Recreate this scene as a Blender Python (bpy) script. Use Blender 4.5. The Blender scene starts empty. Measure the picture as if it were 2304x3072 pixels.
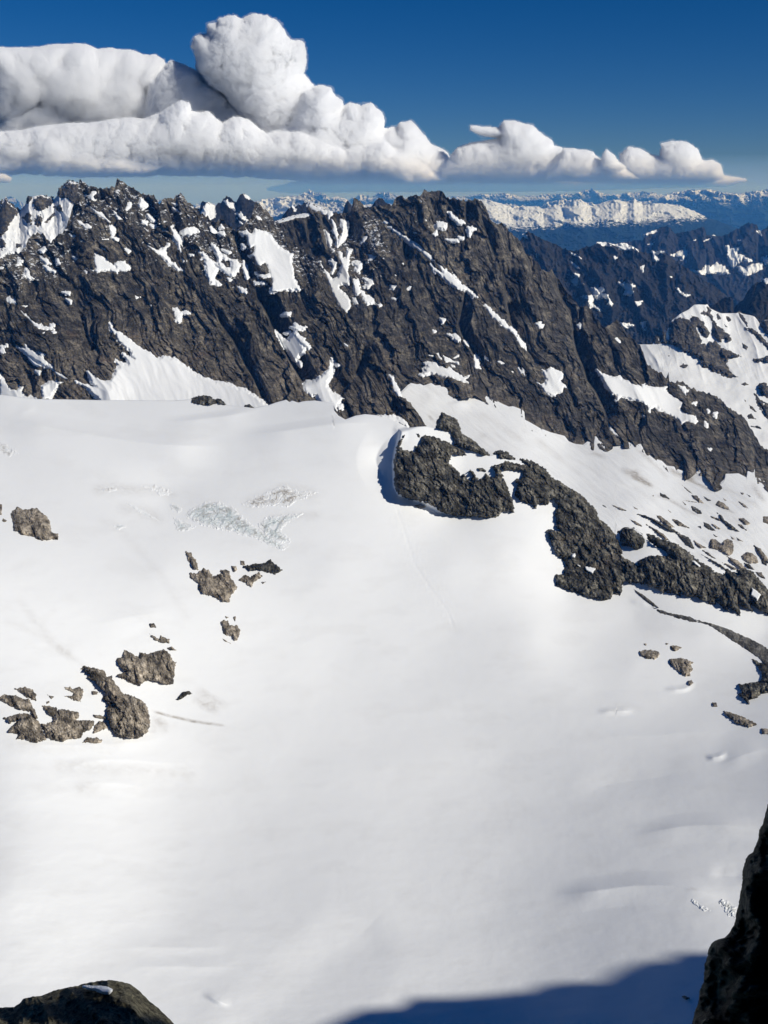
HAZE, SKYSAT, SKYSTR, SUNSTR, EXPO = 2.7e-5, 1.2, .062, 5.0, -.31
import bpy, math, random
import numpy as np

# ------------------------------------------------------------------ basics
W, H = 2304.0, 3072.0
F = 2986.67
PITCH = math.radians(18.08)
CP, SP = math.cos(PITCH), math.sin(PITCH)
ZC = 500.0
SUN_EL, SUN_AZ = math.radians(34.0), math.radians(62.0)   # azimuth: to the right of straight behind the viewer
TOSUN = np.array([math.sin(SUN_AZ)*math.cos(SUN_EL), -math.cos(SUN_AZ)*math.cos(SUN_EL), math.sin(SUN_EL)])
scene = bpy.context.scene
COL = scene.collection

def world(u, v, t):
    """survey ray (u, v) at distance t -> metres in the world"""
    u = np.asarray(u, float); v = np.asarray(v, float)
    a = (u - W/2)/F; b = (H/2 - v)/F
    return np.stack([a*t, (CP + b*SP)*t, ZC + (b*CP - SP)*t], -1)

# ------------------------------------------------------------------ noise
def _hash(ix, iy, seed):
    h = (ix.astype(np.int64)*374761393 + iy.astype(np.int64)*668265263 + seed*1442695041) & 0xffffffff
    h = ((h ^ (h >> 13))*1274126177) & 0xffffffff
    h = (h ^ (h >> 16))
    return (h & 0xffffff)/float(0x1000000)
def perlin(x, y, seed=0):
    x0 = np.floor(x); y0 = np.floor(y); fx = x-x0; fy = y-y0
    def g(ix, iy, dx, dy):
        a = _hash(ix, iy, seed)*2*np.pi
        return np.cos(a)*dx + np.sin(a)*dy
    sx = fx*fx*fx*(fx*(fx*6-15)+10); sy = fy*fy*fy*(fy*(fy*6-15)+10)
    n00 = g(x0, y0, fx, fy); n10 = g(x0+1, y0, fx-1, fy)
    n01 = g(x0, y0+1, fx, fy-1); n11 = g(x0+1, y0+1, fx-1, fy-1)
    return ((n00*(1-sx)+n10*sx)*(1-sy) + (n01*(1-sx)+n11*sx)*sy)*1.5
def fbm(x, y, o=4, seed=0, gain=.5):
    r = 0; a = 1.0
    for i in range(o):
        r = r + a*perlin(x, y, seed+i*17); x = x*2.03+7.1; y = y*2.03+3.7; a *= gain
    return r
def ridged(x, y, o=4, seed=0, gain=.5):
    r = 0; a = 1.0; w = 1.0
    for i in range(o):
        n = 1-np.abs(perlin(x, y, seed+i*31))*1.6
        n = np.clip(n, 0, 1)**2
        r = r + a*n*w; w = np.clip(n*1.5, 0, 1); x = x*2.1+5.2; y = y*2.1+1.3; a *= gain
    return r
def worley(x, y, seed=0):
    """round bumps: 1 at a cell's seed, falling to 0 between cells"""
    x0 = np.floor(x); y0 = np.floor(y); best = np.full(x.shape, 9.0)
    for i in (-1, 0, 1):
        for j in (-1, 0, 1):
            cx = x0+i; cy = y0+j
            px = cx + _hash(cx, cy, seed); py = cy + _hash(cx, cy, seed+5)
            best = np.minimum(best, (px-x)**2 + (py-y)**2)
    return best
def cells(x, y, seed=0):
    """a constant random level inside each cell: broken, blocky rock"""
    x0 = np.floor(x); y0 = np.floor(y); best = np.full(x.shape, 9.0); val = np.zeros(x.shape)
    for i in (-1, 0, 1):
        for j in (-1, 0, 1):
            cx = x0+i; cy = y0+j
            px = cx + _hash(cx, cy, seed); py = cy + _hash(cx, cy, seed+5)
            d = (px-x)**2 + (py-y)**2; k = d < best
            best = np.where(k, d, best); val = np.where(k, _hash(cx, cy, seed+11) + .5*(px-x), val)
    return val
def billow(x, y, seed=0):
    return np.sqrt(np.clip(1-worley(x, y, seed), 0, 1))
def sstep(a, b, x):
    t = np.clip((x-a)/(b-a), 0, 1); return t*t*(3-2*t)

# ------------------------------------------------------------------ survey notes -> points
CROP = dict(A=(0,520,3.95), B=(400,520,3.95), C=(800,540,3.95), D=(1200,540,3.95), E=(0,880,3.95), F=(400,880,3.95),
            G=(800,900,3.95), H=(1200,900,3.95), I=(1560,620,3.95), J=(1884,620,3.95), K=(1600,960,3.95),
            L=(1884,880,3.95), M=(1884,1200,3.95), N=(1884,1560,3.95), O=(1560,1480,3.95), P=(1120,1220,3.318),
            Q=(0,1180,1.659), R=(0,1750,2.074), S=(1604,1500,2.37), T=(1804,2300,2.866), U=(0,2750,1.44),
            V=(1152,2750,1.44), W=(0,0,1.44), X=(1152,300,1.44), Y=(1100,1180,2.074), Z=(0,0,1.0))
def pts(s):
    out = []; ox, oy, k = CROP['Z']
    for tok in s.split():
        if tok in CROP: ox, oy, k = CROP[tok]; continue
        a, b = tok.split(','); out.append((ox+float(a)/k, oy+float(b)/k))
    return np.array(out)
def polys(s):
    """several outlines separated by ; — the crop letter carries over"""
    out = []; cur = 'Z'
    for part in s.split(';'):
        part = part.strip()
        if not part: continue
        if part.split()[0] not in CROP: part = cur+' '+part
        for tok in part.split():
            if tok in CROP: cur = tok
        out.append(pts(part))
    return out
def curve(s):
    p = pts(s); x = p[:, 0].copy()
    for i in range(1, len(x)): x[i] = max(x[i], x[i-1]+.6)
    def f(u):
        u = np.asarray(u, float); o = np.clip(x[0]-u, 0, None) + np.clip(u-x[-1], 0, None)
        return np.interp(u, x, p[:, 1]) + 26*fbm(o/110, o*0+2, 4, 7)*sstep(0, 60, o)
    return f

def sdf(U, V, P):
    """signed distance to an outline, positive inside"""
    d2 = np.full(U.shape, 1e12); ins = np.zeros(U.shape, bool); n = len(P)
    for i in range(n):
        ax, ay = P[i]; bx, by = P[(i+1) % n]
        ex, ey = bx-ax, by-ay; L = ex*ex+ey*ey+1e-9
        t = np.clip(((U-ax)*ex+(V-ay)*ey)/L, 0, 1)
        d2 = np.minimum(d2, (U-ax-t*ex)**2+(V-ay-t*ey)**2)
        c = ((ay > V) != (by > V))
        with np.errstate(divide='ignore', invalid='ignore'):
            xi = ax + (V-ay)*(ex)/(ey if ey != 0 else 1e-9)
        ins ^= c & (U < xi)
    d = np.sqrt(d2)
    return np.where(ins, d, -d)
def sdf_many(U, V, plist, reach=30):
    S = np.full(U.shape, -float(reach))
    flatU = U; flatV = V
    for P in plist:
        lo = P.min(0)-reach; hi = P.max(0)+reach
        m = (flatU > lo[0]) & (flatU < hi[0]) & (flatV > lo[1]) & (flatV < hi[1])
        if m.any(): S[m] = np.maximum(S[m], sdf(flatU[m], flatV[m], P))
    return S
def line_profile(U, V, P, wpos, wneg, ends=25.0):
    """tent profile along a line; pos = below a left-to-right line / left of a downward line"""
    best = np.full(U.shape, 1e9); sd = np.zeros(U.shape); 
    m = (U > P[:,0].min()-wpos-wneg-40) & (U < P[:,0].max()+wpos+wneg+40) & (V > P[:,1].min()-wpos-wneg-40) & (V < P[:,1].max()+wpos+wneg+40)
    out = np.zeros(U.shape)
    if not m.any(): return out
    u = U[m]; v = V[m]; best = np.full(u.shape, 1e9); sg = np.zeros(u.shape); al = np.zeros(u.shape); acc = 0.0
    for i in range(len(P)-1):
        ax, ay = P[i]; ex, ey = P[i+1]-P[i]; L = math.hypot(ex, ey)+1e-9
        t = np.clip(((u-ax)*ex+(v-ay)*ey)/(L*L), 0, 1)
        d = np.hypot(u-ax-t*ex, v-ay-t*ey)
        s = np.sign(ex*(v-ay)-ey*(u-ax))
        k = d < best
        best = np.where(k, d, best); sg = np.where(k, s, sg); al = np.where(k, acc+t*L, al); acc += L
    prof = np.where(sg > 0, np.clip(1-best/wpos, 0, 1), np.clip(1-best/wneg, 0, 1))
    prof = prof*sstep(0, ends, al)*sstep(0, ends, acc-al)
    out[m] = prof
    return out
class Field:
    """smooth surface through surveyed points (u, v, distance): thin plate in 1/distance"""
    def __init__(s, P):
        P = np.array(P, float); s.c = P[:, :2]/1000; q = 1000/P[:, 2]; n = len(P)
        r2 = ((s.c[:, None]-s.c[None])**2).sum(-1); K = .5*r2*np.log(r2+1e-12) + np.eye(n)*1e-5
        A = np.zeros((n+3, n+3)); A[:n, :n] = K; A[:n, n] = 1; A[:n, n+1:] = s.c; A[n, :n] = 1; A[n+1:, :n] = s.c.T
        s.w = np.linalg.solve(A, np.concatenate([q, [0, 0, 0]]))
    def __call__(s, U, V):
        n = len(s.c); x = U/1000; y = V/1000; q = s.w[n] + s.w[n+1]*x + s.w[n+2]*y
        for i in range(n):
            r2 = (x-s.c[i, 0])**2+(y-s.c[i, 1])**2
            q = q + s.w[i]*.5*r2*np.log(r2+1e-12)
        return 1000/np.maximum(q, 1e-3)

# ------------------------------------------------------------------ meshes
def mesh_obj(name, co, faces, mat, attrs=None, smooth=True, parent=None):
    me = bpy.data.meshes.new(name)
    co = np.ascontiguousarray(co, dtype=np.float32); faces = np.ascontiguousarray(faces, dtype=np.int32)
    n = len(faces); k = faces.shape[1]
    me.vertices.add(len(co)); me.vertices.foreach_set('co', co.ravel())
    me.loops.add(n*k); me.loops.foreach_set('vertex_index', faces.ravel())
    me.polygons.add(n); me.polygons.foreach_set('loop_start', np.arange(0, n*k, k, dtype=np.int32))
    me.update(calc_edges=True)
    me.polygons.foreach_set('use_smooth', np.full(n, smooth)); 
    for key, val in (attrs or {}).items():
        a = me.attributes.new(key, 'FLOAT', 'POINT'); a.data.foreach_set('value', np.ascontiguousarray(val, dtype=np.float32).ravel())
    me.materials.append(mat); me.validate()
    o = bpy.data.objects.new(name, me); COL.objects.link(o)
    if parent is not None: o.parent = parent
    return o
def tag(o, label=None, cat=None, group=None, kind=None):
    if label: o['label'] = label
    if cat: o['category'] = cat
    if group: o['group'] = group
    if kind: o['kind'] = kind
    return o
def grid_faces(nr, nc, keep=None):
    i = np.arange(nr*nc).reshape(nr, nc)
    q = np.stack([i[:-1, :-1], i[1:, :-1], i[1:, 1:], i[:-1, 1:]], -1)
    if keep is not None: q = q[keep]
    return q.reshape(-1, 4)
def compact(co, f, attrs):
    used = np.unique(f); mp = np.full(len(co), -1); mp[used] = np.arange(len(used))
    return co[used], mp[f], {k: v.ravel()[used] for k, v in attrs.items()}
def sheet(name, u0, u1, du, top, bot, dv, tfun, mat, attrf=None, back=(10, 60), jag=0, jseed=0, parent=None, edge=None):
    """a slope seen from its foot to its crest, with the far side falling away behind the crest"""
    nc = int((u1-u0)/du)+1; u = np.linspace(u0, u1, nc)
    tp = top(u) if callable(top) else np.full(nc, float(top))
    if jag: tp = tp + jag*(fbm(u/9.0, u*0+jseed, 4, jseed)*.7) - jag*.9*(ridged(u/16.0, u*0+3+jseed, 3, jseed+4)-.5)
    bt = bot(u) if callable(bot) else np.full(nc, float(bot))
    nr = int(np.max(bt-tp)/dv)+2
    s = np.linspace(0, 1, nr)[:, None]
    V = tp[None]*(1-s)+bt[None]*s; U = np.repeat(u[None], nr, 0)
    T = tfun(U, V); P = world(U, V, T)
    at = attrf(U, V) if attrf else {}
    if back:
        nb, dist = back; b = []
        ext = []
        for k in range(nb, 0, -1):
            d = dist*(k/nb)**1.6
            off = np.zeros(P[0].shape); off[:, 1] = d
            off[:, 2] = -d*1.1 - .25*d*fbm(u/60, u*0+k*.7, 3, 5)
            ext.append(P[0]+off)
        P = np.concatenate([np.array(ext), P], 0)
        at = {k: np.concatenate([np.repeat(v[:1], nb, 0), v], 0) for k, v in at.items()}
        nr += nb
    return mesh_obj(name, P.reshape(-1, 3), grid_faces(nr, nc), mat, at, parent=parent)
def patch(name, poly, step, tfun, off, mat, parent=None, attrf=None, rag=2.0, ragscale=9.0, seed=0, margin=3.0, smooth=True):
    """a piece of ground cover or rock inside a surveyed outline, standing off (metres) the surface under it"""
    lo = poly.min(0)-margin-step*2; hi = poly.max(0)+margin+step*2
    nc = int((hi[0]-lo[0])/step)+2; nr = int((hi[1]-lo[1])/step)+2
    U, V = np.meshgrid(np.linspace(lo[0], hi[0], nc), np.linspace(lo[1], hi[1], nr))
    S = sdf(U, V, poly)
    size = max(S.max(), 2)
    rg = min(rag, size*.5)
    Sn = S + rg*fbm(U/ragscale, V/ragscale, 4, 11+seed)
    T = tfun(U, V) - off(Sn, U, V, size)
    k = Sn > -margin
    keep = k[:-1, :-1] | k[1:, :-1] | k[1:, 1:] | k[:-1, 1:]
    f = grid_faces(nr, nc, keep)
    if len(f) == 0: return None
    at = attrf(U, V) if attrf else {}
    co, f, at = compact(world(U, V, T).reshape(-1, 3), f, at)
    return mesh_obj(name, co, f, mat, at, parent=parent, smooth=smooth)

# ------------------------------------------------------------------ materials
class NT:
    def __init__(s, name):
        s.m = bpy.data.materials.new(name); s.m.use_nodes = True; s.t = s.m.node_tree; s.t.nodes.clear()
        s.out = s.n('ShaderNodeOutputMaterial')
    def n(s, typ, **kw):
        x = s.t.nodes.new(typ)
        for k, v in kw.items():
            if k.startswith('i_'):
                key = k[2:]; key = int(key) if key.isdigit() else key.replace('_', ' ')
                s.set(x.inputs[key], v)
            else: setattr(x, k, v)
        return x
    def set(s, sock, v):
        if isinstance(v, bpy.types.NodeSocket): s.t.links.new(v, sock)
        else: sock.default_value = v
    def pos(s, scale=(1, 1, 1), rot=(0, 0, 0)):
        c = s.n('ShaderNodeTexCoord'); m = s.n('ShaderNodeMapping')
        s.set(m.inputs['Vector'], c.outputs['Object']); m.inputs['Scale'].default_value = scale; m.inputs['Rotation'].default_value = rot
        return m.outputs[0]
    def noise(s, vec, scale=1, detail=6, rough=.6, dist=0):
        x = s.n('ShaderNodeTexNoise'); s.set(x.inputs['Vector'], vec); x.inputs['Scale'].default_value = scale
        x.inputs['Detail'].default_value = detail; x.inputs['Roughness'].default_value = rough; x.inputs['Distortion'].default_value = dist
        return x.outputs[0]
    def ramp(s, fac, stops):
        x = s.n('ShaderNodeValToRGB'); s.set(x.inputs[0], fac); cr = x.color_ramp
        while len(cr.elements) < len(stops): cr.elements.new(.5)
        for e, (p, c) in zip(cr.elements, stops):
            e.position = p; e.color = (c, c, c, 1) if isinstance(c, (int, float)) else (*c, 1)
        return x.outputs[0]
    def mix(s, fac, a, b, mode='MIX'):
        x = s.n('ShaderNodeMix', data_type='RGBA', blend_type=mode)
        s.set(x.inputs[0], fac); s.set(x.inputs[6], a if not isinstance(a, tuple) else (*a, 1)); s.set(x.inputs[7], b if not isinstance(b, tuple) else (*b, 1))
        return x.outputs[2]
    def math(s, op, a, b=0.0, c=0.0):
        x = s.n('ShaderNodeMath', operation=op); s.set(x.inputs[0], a); s.set(x.inputs[1], b)
        if op in ('MULTIPLY_ADD',): s.set(x.inputs[2], c)
        return x.outputs[0]
    def attr(s, name):
        return s.n('ShaderNodeAttribute', attribute_name=name).outputs['Fac']
    def bump(s, h, dist, strength=1.0, prev=None):
        x = s.n('ShaderNodeBump'); s.set(x.inputs['Height'], h); x.inputs['Distance'].default_value = dist; x.inputs['Strength'].default_value = strength
        if prev is not None: s.set(x.inputs['Normal'], prev)
        return x.outputs[0]
    def principled(s, col, rough=.8, normal=None, spec=.3, **kw):
        x = s.n('ShaderNodeBsdfPrincipled'); s.set(x.inputs['Base Color'], col if not isinstance(col, tuple) else (*col, 1))
        s.set(x.inputs['Roughness'], rough); x.inputs['Specular IOR Level'].default_value = spec
        if normal is not None: s.set(x.inputs['Normal'], normal)
        for k, v in kw.items(): s.set(x.inputs[k.replace('_', ' ')], v)
        s.t.links.new(x.outputs[0], s.out.inputs['Surface']); return x

def rock_mat(name, s=1.0, dark=(.036, .035, .033), mid=(.080, .075, .063), light=(.23, .205, .17), rust=(.13, .075, .045), rustamt=.5, dust=True, tilt=.5, snowcol=(.8, .82, .85), bumpk=1.0):
    """s: metres per unit of texture detail"""
    m = NT(name)
    p = m.pos((1/s, 1/s, 1/s)); st = m.pos((1/s, 1/s, .28/s), (0, tilt, 0))
    vo = m.n('ShaderNodeTexVoronoi', feature='F1'); wv = m.n('ShaderNodeVectorMath', operation='MULTIPLY_ADD'); nz = m.n('ShaderNodeTexNoise')
    m.set(nz.inputs['Vector'], p); nz.inputs['Scale'].default_value = .08; nz.inputs['Detail'].default_value = 4
    m.set(wv.inputs[0], nz.outputs['Color']); wv.inputs[1].default_value = (9, 9, 9); m.set(wv.inputs[2], st)
    m.set(vo.inputs['Vector'], wv.outputs[0]); vo.inputs['Scale'].default_value = .13
    ve = m.n('ShaderNodeTexVoronoi', feature='DISTANCE_TO_EDGE'); m.set(ve.inputs['Vector'], wv.outputs[0]); ve.inputs['Scale'].default_value = .07
    vc = m.n('ShaderNodeSeparateColor'); m.set(vc.inputs[0], vo.outputs['Color'])
    big = m.noise(p, .012, 5, .55); medn = m.noise(st, .05, 7, .68, .4); fine = m.noise(p, .30, 7, .8)
    crk = m.noise(st, .17, 8, .78, .3)
    v = m.math('ADD', m.math('MULTIPLY', medn, .5), m.math('MULTIPLY', fine, .5)); v = m.math('ADD', v, m.math('MULTIPLY_ADD', vc.outputs[0], .09, -.045))
    col = m.ramp(v, [(.42, dark), (.505, mid), (.59, light)])
    col = m.mix(m.ramp(big, [(.42, 0), (.62, .55)]), col, m.mix(.55, col, dark, 'MIX'))
    r1 = m.noise(p, .02, 6, .65); r2 = m.noise(st, .035, 5, .6)
    rf = m.math('MULTIPLY', m.math('MULTIPLY', m.ramp(r1, [(.52, 0), (.68, 1)]), m.ramp(r2, [(.45, 0), (.6, 1)])), rustamt)
    pale = m.attr('pale')
    rf = m.math('MULTIPLY', rf, m.math('MULTIPLY_ADD', pale, 1.2, .5))
    col = m.mix(rf, col, rust)
    col = m.mix(m.math('MULTIPLY', pale, .95), col, m.mix(.5, m.mix(m.ramp(v, [(.38, 0), (.6, 1)]), mid, (.31, .26, .20)), col))
    col = m.mix(m.math('MULTIPLY', m.ramp(ve.outputs[0], [(.0, 1), (.07, 0)]), .65), col, tuple(c*.35 for c in dark))
    veins = m.ramp(m.noise(st, .16, 4, .6, 2.5), [(.485, 0), (.5, 1), (.515, 0)])
    col = m.mix(m.math('MULTIPLY', veins, .22), col, (.26, .25, .23))
    tn = m.math('MULTIPLY_ADD', m.attr('tone'), .8, 1.0); tc = m.n('ShaderNodeVectorMath', operation='SCALE'); m.set(tc.inputs[0], col); m.set(tc.inputs['Scale'], tn); col = tc.outputs[0]
    if dust:
        d = m.noise(m.pos((.8/s, .8/s, 1.3/s), (0, -.25, 0)), .12, 7, .7, .3)
        dz = m.n('ShaderNodeSeparateXYZ'); m.set(dz.inputs[0], m.n('ShaderNodeNewGeometry').outputs['Normal'])
        k = m.math('ADD', m.math('MULTIPLY_ADD', m.attr('dust'), .235, d), m.math('MULTIPLY', dz.outputs[2], .13))
        k = m.ramp(k, [(.875, 0), (.895, 1)])
        col = m.mix(k, col, snowcol)
    h = m.math('ADD', m.math('MULTIPLY', crk, .6), m.math('MULTIPLY', fine, .5)); h = m.math('ADD', h, m.math('MULTIPLY', vc.outputs[1], .55))
    nb = m.bump(h, 4.0*s*bumpk, 1.0)
    m.principled(col, .85, nb, .2)
    return m.m
def snow_mat(name, s=1.0, col=(.87, .875, .87), bumpd=.5, dirt=True):
    m = NT(name); p = m.pos((1/s, 1/s, 1/s))
    n1 = m.noise(p, .02, 5, .6); n2 = m.noise(m.pos((1.2/s, .35/s, .6/s), (0, 0, .5)), .12, 6, .65); n3 = m.noise(p, .9, 4, .6)
    c = m.mix(m.ramp(n1, [(.35, 0), (.65, 1)]), col, tuple(x*.985 for x in col))
    if dirt:
        a = m.attr('dirt'); dn = m.noise(m.pos((.5/s, .5/s, .5/s)), .35, 7, .7, .6)
        f = m.math('MULTIPLY', a, m.ramp(dn, [(.30, .1), (.62, 1)]))
        c = m.mix(m.n('ShaderNodeClamp', i_Value=f).outputs[0], c, (.30, .255, .205))
        ic = m.attr('ice'); si = m.math('MULTIPLY', ic, m.ramp(n2, [(.35, .25), (.62, 1)]))
        c = m.mix(si, c, (.50, .575, .585))
    nb = m.bump(n2, bumpd*s*.35, .6); nb = m.bump(n3, .05*s, .5, nb)
    nb = m.bump(n1, .25*s, .5, nb)
    m.principled(c, .65, nb, .25)
    return m.m
# ------------------------------------------------------------------ survey data (outlines read off the photograph)
L_CREST = "A 0,905 60,925 150,940 250,935 310,870 330,780 400,720 470,705 530,730 570,800 600,830 640,780 700,720 760,690 790,620 830,520 850,420 890,340 910,260 925,200 935,110 945,70 985,100 1040,145 1075,170 1110,165 1190,190 1230,170 1355,170 1385,80 1400,75 1440,100 1500,140 1540,170 1580,170 1659,245 B 90,255 130,245 170,265 235,265 270,310 310,370 340,310 400,300 430,310 480,290 530,260 560,235 600,270 630,330 690,370 740,420 790,480 870,500 920,560 960,590 1040,530 1100,590 1160,650 1220,690 1270,650 1290,600 1340,590 1390,530 1430,400 1440,345 1480,360 1530,410 1590,460 C 60,440 110,500 200,640 280,830 350,800 420,830 520,890 560,950 640,1000 690,1100 740,1250 800,1380 850,1480 900,1550 G 870,90 960,180 1040,290 1120,420 1230,560 1320,720 1440,890 1480,1000 1540,1140 1600,1150 H 90,1190 170,1280 240,1390 310,1490"
C_CREST = "C 60,515 110,505 300,452 480,405 490,300 515,280 560,305 640,340 700,370 770,390 840,402 900,405 1000,380 1020,300 1035,210 1060,225 1100,250 1140,300 1170,340 1200,345 1280,325 1340,315 1400,300 1460,300 1490,290 1520,240 1580,190 1610,200 1640,240 D 90,195 130,205 150,190 190,170 220,185 260,180 275,130 295,120 315,140 350,135 380,140 420,125 460,125 490,140 520,160 550,200 580,230 620,220 655,215 690,235 740,235 780,250 840,250 880,225 905,225 940,255 975,260 1010,320 1040,400 1060,440 1075,490 1110,500 1150,530 1190,515 1220,520 1260,570 1310,620 1350,660 1400,710 1440,740 I 60,540 130,600 200,660 260,740 340,780 375,757 400,800 450,850 500,930 560,1020 640,1110 700,1180 740,1190 800,1190 850,1240 900,1330 960,1400 1000,1450 1080,1380 1150,1350 1200,1400 1250,1480 1330,1560 K 1220,260 1270,320 1305,400 1315,450 1350,520 1400,570 1450,610 1520,630 1560,690 1600,710 L 400,940 430,1000 480,1040 530,1060 600,1040 660,1060 720,1110 800,1150 860,1170 950,1190 1090,1250 1160,1330 1230,1380 1290,1420 1350,1450 1400,1510 1430,1580 M 1480,380 1540,480 1600,570 1659,600"
FOOT = "H 0,1100 50,1050 90,1010 130,985 200,1000 240,995 280,1015 370,985 420,1015 480,1010 560,1025 620,1060 690,1085 760,1090 790,1070 860,1070 870,1040 920,1060 980,1110 1040,1150 1130,1185 1210,1230 1290,1265 1340,1260 1450,1300 1475,1330 1480,1420 1540,1450 1659,1520 K 200,1330 370,1375 420,1440 500,1470 590,1480 640,1440 720,1460 725,1380 745,1380 790,1440 860,1465 890,1470 940,1440 950,1390 1020,1400 1100,1430 1160,1440 1210,1480 M 150,520 200,610 300,690 400,720 460,780 550,790 570,840 590,820 710,860 800,790 900,820 975,890 1020,990 1090,985 1140,940 1155,875 1230,875 1310,870 1405,920 1415,840 1470,860 1500,820 1505,895 1580,930 1659,1000"
S1_CREST = "Z 0,1184 50,1190 110,1197 200,1198 300,1200 400,1201 F 200,1270 500,1270 680,1255 900,1300 1100,1320 1350,1350 1420,1360 1585,1325 G 0,1250 120,1210 230,1180 270,1210 300,1190 370,1215 430,1200 560,1190 680,1205 780,1210 800,1310 850,1370 930,1415 1050,1370 1160,1352 1300,1365 1440,1400 P 130,110 230,150 350,210 430,200 520,195 620,215 760,245 800,320 850,370 920,420 1150,492 1250,465 1320,520 1400,530 1480,560 1600,590 Y 1100,490 1150,550 1250,610 1330,660 1400,740 1440,810 1500,850 1550,930 O 1040,410 1100,490 1200,430 1300,400 1400,440 1480,520 N 270,280 350,330 450,330 500,300 600,350 700,420 850,540 1010,650 1165,670 1300,650 1470,650 1520,720 1600,800 1659,900"
VAL_ROCKS = "M 380,1100 440,1120 500,1180 440,1160 385,1140; 640,1008 700,1052 765,1115 700,1074; 750,1125 810,1130 860,1180 900,1230 840,1210 790,1180; 895,1140 960,1180 1000,1195 940,1195 910,1165; 1030,1240 1070,1190 1130,1220 1190,1270 1205,1305 1140,1290 1090,1270; 1120,1150 1170,1195 1140,1190; 745,1250 800,1270 860,1310 880,1350 830,1350 770,1310; 1305,1200 1360,1220 1430,1285 1370,1265; 1330,1090 1375,1105 1365,1125 1340,1115; 1405,1115 1465,1145 1440,1150; 645,1200 690,1240 675,1248; 290,1135 310,1125 305,1150; 70,1265 130,1300 90,1290; 470,1300 515,1335 490,1325; 960,1365 1060,1400 1100,1410 1090,1435 1000,1400; 1040,1320 1110,1370 1150,1430 1240,1490 1320,1560 1240,1540 1160,1480 1100,1420 1080,1370; 1310,1405 1370,1400 1460,1470 1400,1485 1340,1440; 1290,1465 1340,1475 1420,1555 1350,1520; 895,1450 960,1465 1040,1555 960,1535 905,1500; 985,1465 1040,1480 1100,1530 1040,1520; 1600,1380 1700,1380 1700,1490 1600,1450; 820,1500 860,1490 870,1525; 520,1405 590,1425 640,1460 735,1520 660,1500 600,1490 560,1460; 330,1360 400,1380 450,1420 510,1470 560,1510 480,1510 400,1450 360,1400; 90,1343 200,1366 320,1415 400,1460 480,1500 620,1580 480,1545 350,1465 250,1405; 20,1412 120,1455 190,1510 110,1482; N 215,50 320,105 420,165 510,260 440,225 340,145; 550,140 640,170 720,210 760,270 790,350 740,330 680,290 620,210; 960,330 980,220 1040,230 1120,290 1120,260 1180,220 1240,250 1255,320 1240,390 1200,430 1130,390 1040,350; 1340,430 1400,380 1470,390 1530,440 1545,510 1450,520 1380,490; 1370,500 1440,530 1500,590 1440,580 1390,540; 1490,295 1570,340 1640,430 1690,520 1600,480 1540,390; 1510,615 1580,620 1630,700 1560,670; 1580,470 1650,500 1640,540 1590,510; 1180,430 1300,480 1430,600 1330,575 1200,470; 865,348 950,385 1050,465 980,435; 860,402 1000,472 1130,552 1180,600 1100,560 980,478; 1105,498 1200,530 1315,590 1250,585; 780,240 860,290 930,330 860,335 800,290; 1010,170 1070,198 1040,208; 1210,188 1290,240 1240,230; 1285,205 1370,258 1310,244; S 480,35 500,40 520,60 490,45; 550,35 610,55 665,80 610,70; 675,135 720,160 775,195 720,170; S 1050,10 1075,30 1060,25; 1055,1 1080,5 1190,20 1120,15; 700,45 740,70 715,62"
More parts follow.
